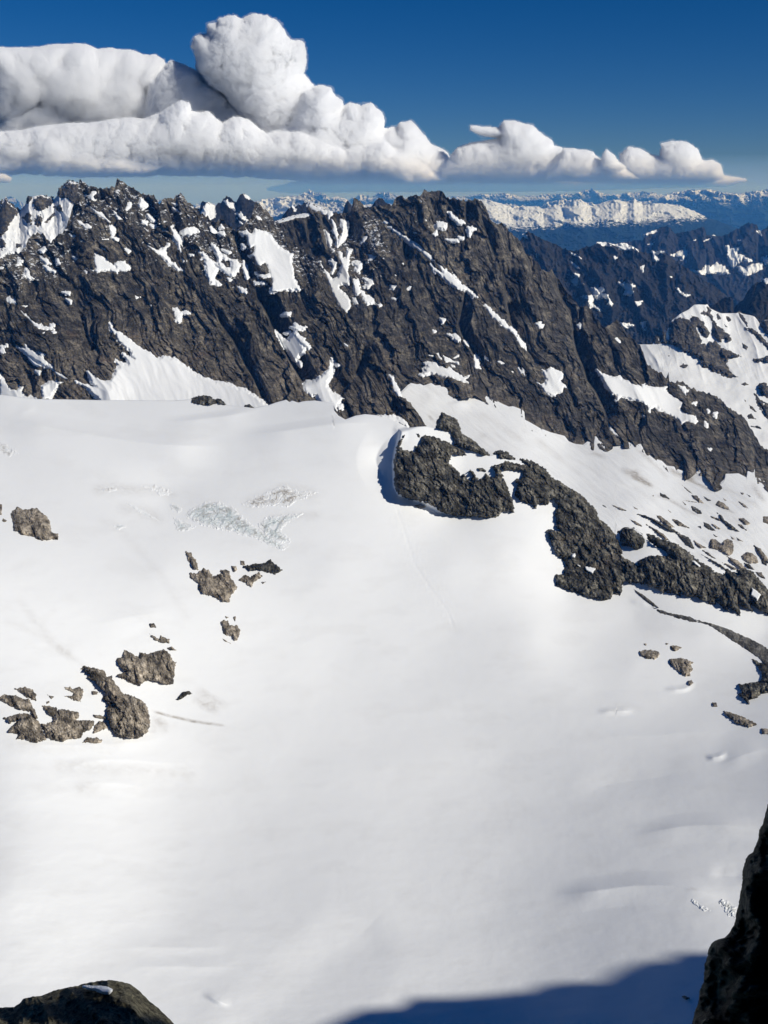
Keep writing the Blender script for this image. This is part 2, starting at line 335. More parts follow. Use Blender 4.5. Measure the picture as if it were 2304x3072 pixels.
L_SNOW = """A 1110,935 1160,950 1210,980 1290,1050 1370,1110 1350,1060 1400,1040 1480,1040 1500,1080 1540,1120 1500,1165 1400,1165 1400,1195 1300,1150 1200,1165 1150,1185 1120,1150 1130,1100 1105,1040; 1000,1155 1045,1155 1030,1205 1010,1190; 1030,1130 1120,1145 1110,1168; 1070,398 1150,445 1230,495 1305,580 1230,535 1140,478; 1000,258 1060,255 1080,212 1130,202 1155,230 1110,270 1130,315 1080,325 1060,290; 1510,340 1560,340 1565,390 1500,455 1465,430 1500,390; 1355,460 1420,505 1460,550 1405,555; 905,550 960,575 1000,605 1040,590 1085,620 1085,650 1010,670 980,620 930,600; 1285,625 1350,635 1365,700 1340,740 1305,690; 800,705 860,725 930,730 880,765 840,755; 935,765 1005,810 955,815; 460,915 530,882 548,900 500,938; 665,1005 705,1005 720,1082 675,1085; 230,1190 300,1200 305,1135 345,1165 355,1200 412,1250 340,1258 290,1222; 515,1095 570,1115 648,1168 560,1148; 485,1005 540,1015 595,1072 540,1065; -10,905 60,918 150,938 60,965 30,1000 -10,1015; -10,1105 55,1105 40,1138 -10,1140; 742,1408 828,1412 818,1438 780,1428; 785,1488 845,1510 835,1540; 105,1468 195,1495 200,1552 150,1545 85,1510; 185,1082 230,1060 245,1080 200,1095; 865,990 940,1008 910,1025; 220,1030 265,1035 260,1050 220,1045; 1180,880 1230,880 1290,930 1250,915; 1480,895 1540,920 1520,938; 1200,775 1280,782 1210,790; 1320,760 1410,780 1400,792;
B 58,390 88,298 122,330 162,380 110,428 80,400; 338,418 392,430 382,468; 428,618 460,618 500,700 572,780 560,850 572,945 540,925 510,812 480,792 450,700; 552,700 580,660 640,638 720,638 772,690 700,722 660,762 630,732 590,742; 168,488 212,530 262,568 208,560; 92,542 162,578 152,605 108,598; 198,612 330,626 332,644 208,638; 328,662 400,656 415,680 340,695; 115,798 180,848 260,898 290,908 320,888 370,878 400,825 442,828 430,858 392,892 382,960 422,1010 430,1058 490,1068 502,1088 582,1158 500,1133 460,1088 420,1083 340,993 240,923 170,872; 778,932 830,922 870,988 930,1040 960,1090 1008,1130 970,1190 950,1230 962,1302 930,1314 878,1230 858,1140 848,1030 808,1010 840,980; 930,1040 1010,1090 1003,1010 932,842 982,878 1032,956 1120,1005 1135,1022 1030,992 1022,1050 1090,1120 1160,1140 1168,1038 1222,1038 1258,1090 1242,1152 1202,1192 1180,1218 1100,1192 1020,1124; 1430,643 1500,668 1590,708 1640,755 C 80,718 160,808 300,888 290,940 300,1000 325,1080 325,1150 350,1220 388,1302 250,1304 130,1324 38,1334 60,1250 68,1180 40,1140 B 1600,1130 1560,1060 1500,1100 1450,1080 1430,1000 1368,970 1430,930 1430,862 1380,892 1350,832 1348,740 1290,732 1268,700 1340,668 1390,708 1420,700; B 1285,845 1345,870 1290,905; 1308,1045 1340,1105 1364,1230 1340,1245 1308,1130; 1425,1285 1560,1285 1605,1298 1530,1316 1438,1325; 1450,1175 1560,1195 1620,1175 1645,1230 1540,1255 1480,1225; 1040,615 1065,650 1018,655; 1005,708 1072,696 1075,732 1030,735; 915,640 960,675 985,702 930,685; 465,408 552,448 542,466 478,432; 438,342 532,368 500,384; 1248,1345 1335,1385 1335,1425 1275,1412; 1048,902 1150,936 1130,950; 575,1008 625,1040 588,1055; 980,1275 1035,1320 985,1330; 1450,500 1520,545 1470,548; 735,795 775,800 745,815; 665,965 710,970 670,978; 1115,1240 1160,1265 1130,1272; 20,1450 70,1475 30,1485;
E 1283,345 1350,368 1330,410 1420,450 1530,530 1659,640 F 130,680 210,710 290,775 360,750 450,775 490,770 600,850 740,955 880,1010 950,1050 1100,1060 1180,1090 1240,1130 1310,1135 1440,1215 1585,1325 1600,1500 0,1500 E 1200,1450 1178,1258 1100,1200 1020,1110 890,1045 1000,1080 1080,1110 1135,1115 1080,1060 1040,930 1120,990 1240,1035 1310,1030 1365,940 1370,900 1415,880 1370,800 1430,830 1530,850 1500,780 1455,715 1520,760 1585,775 1540,680 1400,570 1370,490 1320,450 1300,400; E 205,635 290,640 288,592 350,648 420,698 500,748 560,808 635,870 630,908 560,882 480,832 400,782 340,742 260,682; 445,688 520,698 562,735 520,748 542,805 490,762; 635,916 730,956 822,1018 740,1004 680,964; 245,205 330,266 400,336 500,386 600,406 635,425 540,438 460,424 400,384 340,304 270,254; 590,366 642,366 645,392 598,400; 488,472 545,446 520,484; 608,448 664,462 630,476; -10,616 82,610 88,636 56,652 72,702 40,724 -10,704; -10,930 40,1000 80,1070 130,1130 200,1150 230,1095 290,1100 265,1160 330,1220 500,1250 500,1500 -10,1500; 488,1108 560,1060 590,1042 744,1054 690,1076 670,1130 640,1170 600,1250 500,1260; 250,145 328,150 300,162; 340,760 420,830 480,860 410,845; 420,915 480,925 460,960 430,945;
F 478,186 510,186 542,218 578,228 568,302 540,350 498,332 502,260; 586,232 620,212 664,235 610,250; 22,26 72,50 30,70; 200,120 255,138 215,142;
G 340,266 382,293 420,318 474,318 440,354 390,364 340,354 284,330 330,310; 300,398 340,382 372,410 402,450 442,458 504,540 502,574 460,544 408,520 452,580 440,624 390,654 370,694 340,724 308,702 288,662 238,592 208,562 106,376 160,428 200,480 260,470; 206,392 280,376 230,410; 166,182 240,142 282,153 272,188 180,190; 378,728 413,750 405,790 366,765; 750,788 768,696 788,716 782,850 772,912 722,972 716,1020 760,1080 860,1140 938,1170 870,1182 825,1300 740,1260 650,1230 590,1130 530,1140 470,1100 438,1050 438,1000 468,958 530,970 600,940 660,890 710,840; 815,1215 895,1238 898,1295 850,1295; 916,510 960,548 930,545; 815,756 865,770 830,786; 1456,900 1492,918 1512,988 1562,1060 1584,1155 1550,1134 1500,1062 1478,960; P 40,78 200,92 300,128 350,188 345,212 240,164 100,114"""
C_SNOW = """D 412,530 440,502 500,506 544,518 538,592 480,588 428,572; 376,642 430,596 448,640 420,670; 578,380 600,388 640,438 700,488 745,488 754,512 700,534 660,492 600,434; 798,566 850,560 892,588 842,608 826,668 802,632; 692,677 752,682 748,702 708,708; 538,706 600,712 684,712 692,732 600,734; C 1490,585 D 0,617 60,668 140,738 160,722 220,758 290,828 352,878 412,958 330,934 288,894 188,814 98,744 40,692 0,662 C 1520,622; D 425,963 490,1018 562,1088 642,1138 702,1218 802,1298 918,1384 860,1390 800,1318 700,1304 640,1264 558,1204 478,1134 398,1084 353,1003 400,1028 450,1062 500,1102 468,1040; 78,1290 108,1248 142,1258 128,1308 90,1308; 160,616 218,624 200,644; 10,985 45,985 45,1005; 300,455 325,490 300,488; 320,550 355,552 350,568; 150,378 195,395 170,408; 230,210 262,262 245,270; H 1003,56 1060,106 1130,176 1222,236 1292,316 1354,358 1384,420 1432,488 1484,538 1488,584 1430,554 1398,502 1358,412 1298,354 1238,324 1158,248 1088,202 1048,132; 562,408 620,423 670,402 702,430 734,470 690,494 638,467; 746,482 782,500 808,544 768,523; 893,652 938,700 924,760 948,814 876,802 883,720; 1004,664 1042,676 1054,728 1028,718; 1136,728 1190,716 1244,750 1190,762; 1400,806 1420,826 1438,848 1448,796 1484,830 1474,894 1428,862; 1306,836 1340,848 1340,870; 288,743 440,738 462,778 520,783 550,808 580,783 630,828 700,868 760,908 832,893 782,940 827,992 700,963 600,923 500,913 420,883 330,873 310,893 238,888 300,840 278,810 325,795; 422,626 462,626 478,663 502,688 508,724 458,692; 508,652 580,688 640,728 692,738 704,768 650,744 600,734 538,748 518,700; 598,758 652,778 663,804 618,804; 476,222 534,233 502,274; 340,650 420,652 400,668; 385,360 420,372 395,382; 625,690 690,660 650,690; 1175,290 1220,296 1195,306; 865,80 910,95 885,102; 
K 22,38 60,6 112,16 100,40 142,40 128,92 95,116 68,102; 103,588 150,600 205,557 282,588 353,618 363,680 330,720 383,770 408,813 360,802 352,862 302,882 267,887 272,914 198,893 128,853 77,763 135,760 155,700; 526,60 562,38 570,60 556,98; 748,587 830,638 900,662 1010,667 1060,707 1130,717 1170,752 1280,786 L 160,1073 250,1098 360,1113 500,1093 450,1140 480,1185 580,1240 656,1290 640,1340 620,1360 650,1405 700,1420 800,1460 818,1510 800,1548 700,1518 630,1548 590,1492 500,1442 400,1402 330,1337 270,1372 260,1424 233,1392 248,1342 158,1292 60,1262 0,1242 K 1040,907 1012,955 988,955 978,882 938,882 858,792 818,692; K 893,1226 932,1280 1030,1390 960,1354 903,1302; 1450,1036 1502,1056 1536,1100 1490,1084; 962,211 985,213 1024,262 1000,252; 1286,1100 1336,1142 1306,1142; 40,738 70,750 55,756; L 586,1082 682,1108 724,1167 690,1172 692,1226 658,1182; 746,1292 808,1292 804,1318 756,1318; 936,1376 964,1400 950,1414; 1006,1420 1054,1418 1044,1470 1018,1452; M 912,262 942,298 938,324 918,302; 936,562 988,584 982,614 952,592; 755,488 775,496 768,505;
C 118,500 300,440 490,399 496,413 300,462 150,510; 488,300 515,278 560,303 640,338 700,368 770,388 766,420 735,478 712,402 660,412 640,372 580,372 530,352; 762,462 802,488 822,560 852,640 842,720 852,792 828,794 822,702 798,652 766,602 788,550; 692,586 732,638 763,740 752,794 727,742 707,660; 766,806 808,838 790,864; 880,480 960,500 960,600 920,700 850,780 843,700 900,620 882,560; 850,838 890,868 900,928 930,918 960,838 1002,828 970,900 977,980 962,1080 982,1160 977,1242 900,1232 860,1262 860,1290 930,1340 982,1420 1002,1500 940,1590 858,1492 798,1372 738,1242 688,1112 678,1058 730,1108 780,1178 850,1148 870,1060 890,1000 858,950; 1018,1177 1072,1177 1093,1250 1113,1332 1080,1373 1038,1363 1022,1270; 1107,1296 1160,1367 1240,1397 1284,1452 1198,1474 1148,1434; 1146,1166 1210,1188 1250,1176 1274,1232 1190,1285 1158,1264 1198,1230; 1198,876 1306,898 1272,944 1186,974 1208,920; 1008,977 1080,967 1123,990 1093,1094 1038,1064 1078,1040; 768,926 833,980 803,1062 768,1114 788,1020 738,960; 1138,657 1208,657 1162,744 1127,744; 1466,1241 1554,1248 1512,1294 1468,1304; 1476,1391 1556,1398 1532,1430 1488,1412; 1296,1466 1355,1478 1340,1510; 1388,488 1442,508 1412,518; 1428,558 1487,548 1482,574; 1010,1390 1050,1400 1100,1480 1020,1470; 1075,1010 1100,1020 1090,1080; 640,985 665,1040 650,1035; 605,970 650,960 640,972; 1510,1105 1550,1140 1525,1140"""
F6_CREST = "L 100,605 290,605 310,560 340,525 365,530 375,590 400,560 410,480 430,480 440,560 490,480 500,350 530,310 560,290 620,240 720,190 780,135 840,130 920,135 940,125 970,180 1000,190 1050,215 1100,235 1180,235 1280,235 1310,225 1370,245 1450,260 1500,275 1530,310 1560,360 1610,320 1659,315 1700,300"
F6_ROCK = "L 290,605 310,560 340,525 365,530 375,590 400,575 410,480 430,480 450,560 490,560 500,350 560,300 640,290 690,300 740,330 750,260 860,300 930,400 975,480 950,520 900,520 850,470 815,400 830,470 880,590 930,610 960,570 1060,575 1110,640 1240,690 1350,750 1190,775 1165,830 1200,900 1240,960 1305,990 1200,1005 1120,980 1070,940 1020,940 950,885 890,880 840,800 850,790 790,750 740,730 720,710 640,690 620,650 545,620 540,605 450,600 380,595; 975,190 1000,290 1070,390 1140,440 1200,500 1240,575 1180,575 1120,540 1110,590 1060,560 1000,480 1000,350 960,270 900,260 870,240 890,200 930,220 940,160; 1070,240 1110,310 1060,310 1045,260; 1460,760 1520,780 1600,760 1700,720 1700,835 1580,820 1500,815; 1560,360 1610,320 1700,300 1700,540 1600,450; 1550,1060 1620,1050 1700,1150 1700,1260 1580,1210 1540,1120; 1490,1175 1560,1250 1700,1330 1700,1560 1590,1420 1520,1290; 595,860 660,835 735,850 660,885; 1340,1075 1390,1055 1425,1080 1380,1095; 465,735 505,735 485,752; 1440,1325 1470,1340 1530,1410 1480,1390 1450,1370; 1410,1450 1460,1420 1510,1490 1440,1480; 1380,400 1480,420 1560,480 1700,640 1700,720 1560,560 1480,480 1400,440; 1160,260 1200,280 1230,330 1190,340 1165,300; 1130,350 1180,400 1150,395; 1350,580 1420,640 1400,690 1360,640; 1310,230 1370,260 1430,400 1410,400 1340,300; M 1450,310 1540,305 1590,350 1520,330; 1370,-10 1400,10 1390,20"
FAR_MID_CREST = "I -20,440 20,380 60,320 90,300 130,315 270,390 380,430 500,490 620,520 680,520 780,480 850,465 920,435 1030,440 1130,460 1200,450 1270,460 1330,490 1400,520 1450,540 1530,550 1600,535 J 280,540 360,545 460,575 520,620 600,670 720,750 820,810 900,880 990,910 1080,980 1180,1060 1240,1080 1260,1200 1320,1260"
FAR_MID_SNOW = "I 595,538 640,552 680,558 738,628 700,602 640,578 600,562; 598,642 660,697 718,738 680,733 628,692; 628,782 718,798 692,860 763,922 702,882 672,943 638,922 608,870 660,850; 838,958 920,963 970,953 1008,980 992,1020 1042,1038 1062,1090 1103,1160 1090,1183 1028,1162 1050,1110 990,1077 920,1098 878,1050; 732,1065 780,1042 863,1058 863,1180 820,1203 798,1100; 868,1157 963,1233 898,1203; 1167,902 1220,908 1330,908 1373,940 1342,970 1352,1020 1300,1063 1238,1032 1260,980 1208,930; 1357,1118 1443,1118 1432,1160 1390,1188; 1098,577 1158,595 1125,638; 1140,460 1200,446 1260,456 1330,488 1404,532 1330,512 1240,517 1180,502; 918,436 1030,438 1132,464 980,464; 1568,536 1700,540 1640,564 1600,562 1652,642 1578,632; 1432,707 1468,707 1457,774; 1192,1382 1270,1388 1342,1410 1290,1418 1218,1428; 1437,1367 1498,1362 1473,1400 1473,1464 1453,1440; 38,337 77,332 98,378 58,372; J 558,966 610,962 642,1008 734,1050 690,1078 618,1032; 496,822 525,835 515,850; I 180,480 200,580 190,595"
FAR_BACK_CREST = "J -200,440 0,420 180,390 200,345 330,295 350,260 430,230 500,245 520,290 560,320 740,290 850,250 880,235 910,260 930,340 1020,350 1100,360 1250,290 1380,210 1440,200 1520,205 1550,290 1600,280 1700,200"
FAR_BACK_SNOW = "J 518,572 600,538 680,507 703,540 650,634 620,590; 738,760 870,758 920,697 1000,699 1050,677 1152,718 1190,793 1050,783 890,808; 1152,457 1190,447 1210,488 1333,478 1283,560 1363,578 1342,640 1250,713 1208,692 1178,580; 1367,587 1463,640 1400,643; 1307,707 1400,738 1450,697 1593,667 1583,740 1480,783 1400,813 1327,762; 1597,600 1700,597 1700,673 1620,672; 228,447 303,422 292,453; 1278,402 1330,385 1340,400 1290,410; 1532,292 1603,322 1580,343; 190,343 330,292 320,305 200,350; 750,398 800,393 790,408; 880,412 1020,350 1010,366 900,418"
FAR_DARK_CREST = "J 940,1240 970,1210 1060,1130 1150,1075 1225,1075 1255,1195 1330,1130 1400,1070 1430,990 1500,910 1620,870 1700,860"
F7_CREST = "B 640,420 740,410 790,420 800,350 830,330 870,345 960,400 1000,360 1040,345 1080,305 1105,270 1150,290 1200,340 1220,350 1250,280 1285,235 1310,240 1350,280 1400,320 1450,350 1500,370 C 60,480 170,480 190,420 230,370 290,315 330,330 370,300 410,300 440,280 490,270 520,290 640,350 770,400 900,400 925,300 960,240 990,280 1020,330 1200,330 1260,300 1280,250 1310,230 1340,205 1370,225 1400,260 1440,290 1500,330"
F7_SNOW = "B 798,480 838,380 870,348 962,400 972,522 900,562; 1080,318 1130,348 1200,358 1213,433 1150,413 1098,360; 1212,478 1270,463 1332,528 1358,583 1300,553; 1228,528 1293,603 1260,593; 1310,255 1350,275 1380,305 1340,290; C 300,320 350,350 330,370"
F8_CREST = "A -20,430 0,400 30,340 70,310 110,360 150,390 210,440 240,450 290,390 330,330 340,290 370,290 410,265 440,270 480,260 540,275 600,285 640,310 690,260 700,210 740,190 770,140 820,100 860,95 910,110 960,130"
F8_ROCK = "A -20,430 0,400 30,340 70,310 110,360 150,390 210,440 240,455 180,520 120,600 60,700 -20,750; 390,340 440,300 480,268 600,290 640,330 550,410 500,430 450,430 410,410; 690,262 700,210 770,140 820,100 960,130 960,420 880,380 800,300 740,290; 270,520 330,470 370,500 370,600 330,590; 420,540 480,500 500,560 450,630 415,600; 520,580 600,500 660,460 650,500 560,590; 190,840 250,830 245,870 205,880; 0,780 50,800 60,870 0,880; 640,400 720,380 740,460 680,440; 335,285 370,290 345,330 325,350"
PLATEAU = "X 340,440 400,430 440,430 520,450 560,470 600,460 660,460 690,470 740,450 780,460 820,430 850,430 900,460 950,440 1000,430 1050,440 1080,425 1120,450 1200,445 1280,455 1340,480 1380,500 1420,515 1500,545 1659,590"
FAR2R = "X 1000,450 1140,440 1200,420 1300,390 1340,392 1400,385 1460,400 1540,410 1560,400 1620,392 1659,388 1700,395"
FAR2L = "C -900,330 -700,300 -500,300 0,230 100,215 200,200 290,190 340,200 420,180 480,190 560,220 620,260 700,290 800,260 900,280 1100,300 1250,290 1400,280 1700,300"
FAR1 = "Z 560,606 C -900,300 -700,275 -500,285 -300,290 0,240 200,210 310,190 400,190 470,140 500,118 520,110 560,160 620,150 680,170 750,220 850,200 950,235 1150,180 1250,205 1340,150 1380,155 1440,145 1540,190 1659,215 X 180,420 280,420 400,410 520,405 600,418 700,410 820,405 900,385 950,405 1000,410 1060,400 1120,395 1200,410 1300,392 1340,388 1500,402 1560,405 1700,400"
GULLIES = [  # line going down, width left, width right, depth (m)
 ("K 470,100 520,370 600,560 650,720 740,830 800,960 860,1100 900,1240", 7, 34, 62, 'C'), ("H 790,-150 760,0 700,280 760,450 850,580 900,680 960,820", 6, 30, 42, 'C'),
 ("H 1250,0 1330,300 1480,560 1620,740", 6, 34, 34, 'C'), ("D 1230,1050 1250,1250 1270,1450 H 1330,300", 8, 50, 40, 'C'), ("D 790,240 785,400 800,560", 6, 32, 44, 'C'),
 ("D 540,180 580,300 560,470", 8, 30, 24, 'C'), ("D 350,170 390,350 430,520", 6, 25, 18, 'C'), ("D 930,260 980,450 1060,700 1150,950", 8, 30, 22, 'C'), ("D 60,660 50,800 80,980", 8, 22, 40, 'C'),
 ("C 960,420 950,600 900,760", 10, 40, 50, 'C'), ("C 520,780 600,960", 14, 34, 46, 'C'), ("C 300,460 350,640 420,840", 8, 24, 22, 'C'), ("C 470,430 500,620 520,800", 8, 24, 24, 'C'), ("C 650,410 690,620 740,880", 8, 24, 20, 'C'),
 ("I 120,900 200,1100 240,1300", 8, 40, 36, 'C'), ("I 380,800 450,1000 600,1250 650,1500", 8, 36, 30, 'C'), ("K 920,330 960,480 970,640", 7, 22, 20, 'C'), ("K 1050,380 1110,500 1160,620", 7, 22, 16, 'C'),
 ("M 40,380 150,320 200,230", 12, 24, 24, 'C'), ("K 300,1050 380,1250 420,1400", 6, 20, 16, 'C'), ("K 1220,1300 1300,1200 1330,1100", 10, 40, 24, 'C'), ("M 1500,520 1510,700 1480,830", 12, 16, 26, 'C'),
 ("M 1050,150 1100,350 1150,550", 60, 50, 34, 'C'), ("G 1150,470 1250,700 1380,900", 10, 30, 30, 'C'), ("D 1450,760 1550,1000 1600,1300", 10, 40, 30, 'C'), ("H 0,250 60,600 120,900", 14, 30, 12, 'C'),
 ("B 1450,1330 F 1480,60 1560,180 1650,380 G 200,560 300,760 420,960 440,1050", 6, 46, 60, 'L'), ("F 950,130 1040,360 1180,540 1280,720 1340,850 1440,1020 1560,1300", 6, 20, 22, 'L'),
 ("B 400,330 440,560 560,760 600,900 700,1150 800,1330", 8, 28, 30, 'L'), ("A 1240,180 1210,300 1100,380", 20, 24, 28, 'L'), ("G 740,640 770,760 780,950", 6, 16, 34, 'L'), ("G 1150,500 1160,640 1090,800 1040,960", 10, 20, 26, 'L'),
 ("E 850,0 980,350 1100,700 1200,900", 10, 40, 12, 'L'), ("E 480,860 500,1000 540,1080", 6, 16, 22, 'L'), ("E 0,900 40,1000 60,1100", 20, 60, 16, 'L'), ("A 0,1150 60,1300 0,1500", 30, 50, 24, 'L'),
 ("C 250,1310 260,1450 240,1560", 8, 22, 24, 'L'), ("C 0,1350 40,1500 G 60,200", 6, 30, 40, 'L'), ("E 950,900 1000,1000 1060,1090", 6, 18, 14, 'L'), ("E 1180,500 1230,700 1300,860", 6, 14, 10, 'L'),
 ("A 1300,560 1500,900 1650,1150", 16, 40, 16, 'L'), ("B 1180,700 1300,1000 1400,1280", 10, 30, 26, 'L'), ("B 900,520 1000,760 1050,1000", 10, 30, 18, 'L'), ("A 900,330 850,520 790,690", 20, 10, 24, 'L')]
# ------------------------------------------------------------------ materials
M_ROCK = rock_mat('dark_gneiss', 1.15, bumpk=.9, mid=(.074,.065,.051), light=(.225,.195,.15), dark=(.024,.023,.021), tilt=.35)
M_ROCKF = rock_mat('far_rock', 3.5, dust=False, dark=(.008,.008,.008), mid=(.022,.021,.020), light=(.05,.047,.044), rustamt=.2)
M_CRAG = rock_mat('crag_rock', .55, dark=(.018,.018,.015), mid=(.075,.070,.056), light=(.25,.23,.185), dust=False, rustamt=.45, bumpk=.55)
M_SLAB = rock_mat('warm_slab_rock', .45, dark=(.12,.10,.078), mid=(.30,.255,.195), light=(.46,.40,.32), dust=False, bumpk=.7, rust=(.20,.13,.08), rustamt=.5)
M_SCREE = rock_mat('scree', .25, dark=(.06,.056,.05), mid=(.12,.115,.105), light=(.22,.21,.19), dust=False, rustamt=.3, tilt=0)
M_NEAR = rock_mat('summit_rock', .02, dark=(.016,.014,.009), mid=(.12,.108,.070), light=(.26,.24,.16), dust=False, rustamt=.3, tilt=0)
M_SNOW = snow_mat('glacier_snow', 1.0)
M_SNOWP = snow_mat('couloir_snow', 2.2, bumpd=.8, dirt=False)
M_SNOWF = snow_mat('far_snow', 6, bumpd=.8, dirt=False)
M_ICE = snow_mat('glacier_ice', .8, bumpd=.8)

# ------------------------------------------------------------------ the front glacier
QF = Field([(0,1190,1300),(300,1205,1295),(600,1235,1268),(830,1215,1268),(1100,1245,1225),(1200,1262,1215),(1300,1290,1205),(1500,1385,1170),
    (1700,1560,1130),(1950,1640,1090),(2304,1790,1030),(-200,1190,1320),(2500,1850,1000),
    (0,1350,1170),(0,1500,1050),(0,1700,915),(0,2000,805),(0,2300,718),(0,2700,612),(0,3072,548),(-200,1700,890),(-200,2300,720),(-600,1700,870),(-600,2400,690),(-600,1200,1330),(2900,1900,960),(2900,2500,690),(2900,3100,530),
    (500,1350,1190),(500,1500,1105),(500,1700,975),(500,2000,868),(500,2300,778),(500,2700,655),(500,3072,556),
    (1000,1350,1175),(1000,1500,1105),(1000,1700,1010),(1000,2000,905),(1000,2300,797),(1000,2700,662),(1000,3072,560),
    (1200,1420,1150),(1350,1350,1178),(1350,1530,1125),(1350,1700,1030),(1350,1900,945),(1600,1600,1100),(1600,1900,950),(1700,1780,1040),(1500,2000,905),(1500,2300,800),(1500,2700,662),(1500,3072,560),
    (1900,1850,1010),(1900,2000,915),(2304,1900,985),(2304,2050,885),(1900,2300,782),(2304,2300,752),(2304,2700,626),(2304,3072,530),(2500,2300,735),(2500,3200,530),(-200,3200,530)])
SNOW_LINES = [ # crease in the snow, width below, width above, height
    ("Q -60,135 20,130 150,150 300,180 500,215 700,245 850,258 1000,262 1150,262", 120, 40, 11.0), ("Q 760,138 880,140 1000,128 1150,110 1300,75 1345,62", 70, 18, 6.5),
    ("Q 1150,208 1350,195 1500,175 1700,145 P 100,170 180,190", 90, 24, 7.5), ("Q -20,30 200,35 420,62 560,50", 30, 30, -1.5), ("Q 60,110 140,85 200,60", 20, 30, 1.5),
    ("T -500,1110 -200,1085 0,1060 200,1030 400,1018 600,1022 800,1055 1000,1110 1200,1200", 60, 44, 5.0), ("T 200,630 300,590 500,545 700,510 1000,498 1200,515 1500,580", 56, 40, 3.8),
    ("T -300,320 0,160 300,120 700,60 900,30", 60, 60, -1.6), ("T 900,920 1100,950 1300,930", 30, 50, -1.4), ("S 420,1505 560,1500 690,1500 730,1490", 16, 16, 2.4), ("S 900,1345 1040,1350 1110,1325 1150,1270", 14, 14, 2.8),
    ("S 1200,1830 1300,1830 1380,1795", 16, 14, 2.8), ("S 650,720 760,730 840,770", 16, 20, 1.5), ("S 200,1370 700,1340 1000,1380", 60, 60, -1.2),
    ("S 300,1640 800,1690 1100,1640 1500,1660", 60, 80, 2.0), ("S 1000,960 1300,950 1500,1100", 60, 60, 2.0), ("S 1300,1900 1500,1800 1700,1760", 40, 80, 2.2),
    ("R 300,1150 700,1080 1100,1130 1300,1100", 60, 80, 1.6), ("R 400,1260 700,1230 1000,1290", 40, 60, 1.2), ("R 0,1000 500,1010 900,990 1100,930", 40, 50, 1.5),
    ("U 500,130 800,135 1050,130", 30, 40, .9), ("U 500,215 800,215 1100,220", 30, 40, .9), ("U 860,335 900,345 955,372 1010,385", 14, 26, 2.2), ("U 900,700 1120,470 1280,330 1450,180 1700,-60", 190, 150, -3.0),
    ("P 200,240 130,330 40,460 20,560 100,700 210,800", 60, 40, -7.0), ("P 180,200 240,230 260,280 240,380", 20, 30, 4.0),
    ("Q 400,1170 520,1140 700,1100 900,1080", 60, 60, 1.4), ("Y 600,900 900,1080 1180,1120", 50, 80, 1.6), ("Y 300,640 500,760 800,800", 60, 50, -1.4)]
CAP = pts('P 262,232 350,205 520,150 700,150 800,250 900,350 950,700 900,1110 640,1040 440,935 250,870 205,790 197,560 222,400')
def chaikin(P, n=3):
    for _ in range(n):
        Q = np.empty((2*len(P), 2)); Q[0] = P[0]; Q[-1] = P[-1]
        Q[1:-1:2] = .75*P[:-1]+.25*P[1:]; Q[2:-1:2] = .25*P[:-1]+.75*P[1:]; P = Q
    return P
SNOW_LINES = [(chaikin(pts(a)), b, c, d) for a, b, c, d in SNOW_LINES]
def t_glacier_smooth(U, V): return QF(U, V)
def glacier_rel(U, V):
    r = 1.5*fbm(U/500, V/260, 2, 3) + .18*fbm(U/150, V/60, 2, 8)*sstep(1200, 1500, V) + .07*fbm((U*.9+V*.3)/40, V/20, 3, 9)
    for P, a, b, h in SNOW_LINES:
        p = line_profile(U, V, P, a, b, min(170, .35*np.abs(np.diff(P, axis=0)).sum()))
        r = r + h*(p*p*(3-2*p) if a >= 150 else p**1.3)
    S = sdf_many(U, V, [CAP], 30)
    r = r + 18*sstep(-5, 9, S)*sstep(1400, 1225, U)
    return r
def t_glacier(U, V): return QF(U, V) - glacier_rel(U, V)
STAINS = [("R 930,790 1050,825 1200,860 1420,890", 5, 7, .75), ("R 930,810 1010,880 1050,950", 22, 22, .3), ("R 925,860 960,900 950,960", 20, 20, .3), ("R 1190,690 1270,750 1390,805", 22, 26, .35), ("R 1200,640 1330,720 1440,780", 16, 16, .22),
    ("R 100,80 300,330 480,500", 20, 20, .10), ("R 0,220 200,300 600,560", 16, 16, .08), ("R 300,1130 700,1150 1100,1180 1250,1190", 40, 24, .14), ("R 430,1280 540,1260 640,1290", 40, 30, .12), ("R 0,1000 300,1040 800,1010", 26, 26, .08),
    ("Q 560,640 800,900 960,1160", 22, 22, .06), ("T 690,1060 780,1050 860,1070", 8, 8, .3)]
STAINS += [('Q 430,480 560,470 800,480 900,520', 30, 20, .16), ('Q 560,560 760,600 820,660', 26, 26, .14), ('Q 1180,560 1400,480 1600,500', 34, 26, .14), ('Q 1280,640 1450,610 1620,600', 24, 16, .16), ('Q 1380,700 1420,760', 20, 26, .2), ('Q 460,620 620,670', 20, 20, .08)]
STAINS = [(pts(a), b, c, d) for a, b, c, d in STAINS]
TRACK = pts("P 165,760 200,900 240,1050 290,1180 350,1380 Y 300,1060 340,1130 400,1220 500,1350 560,1500")
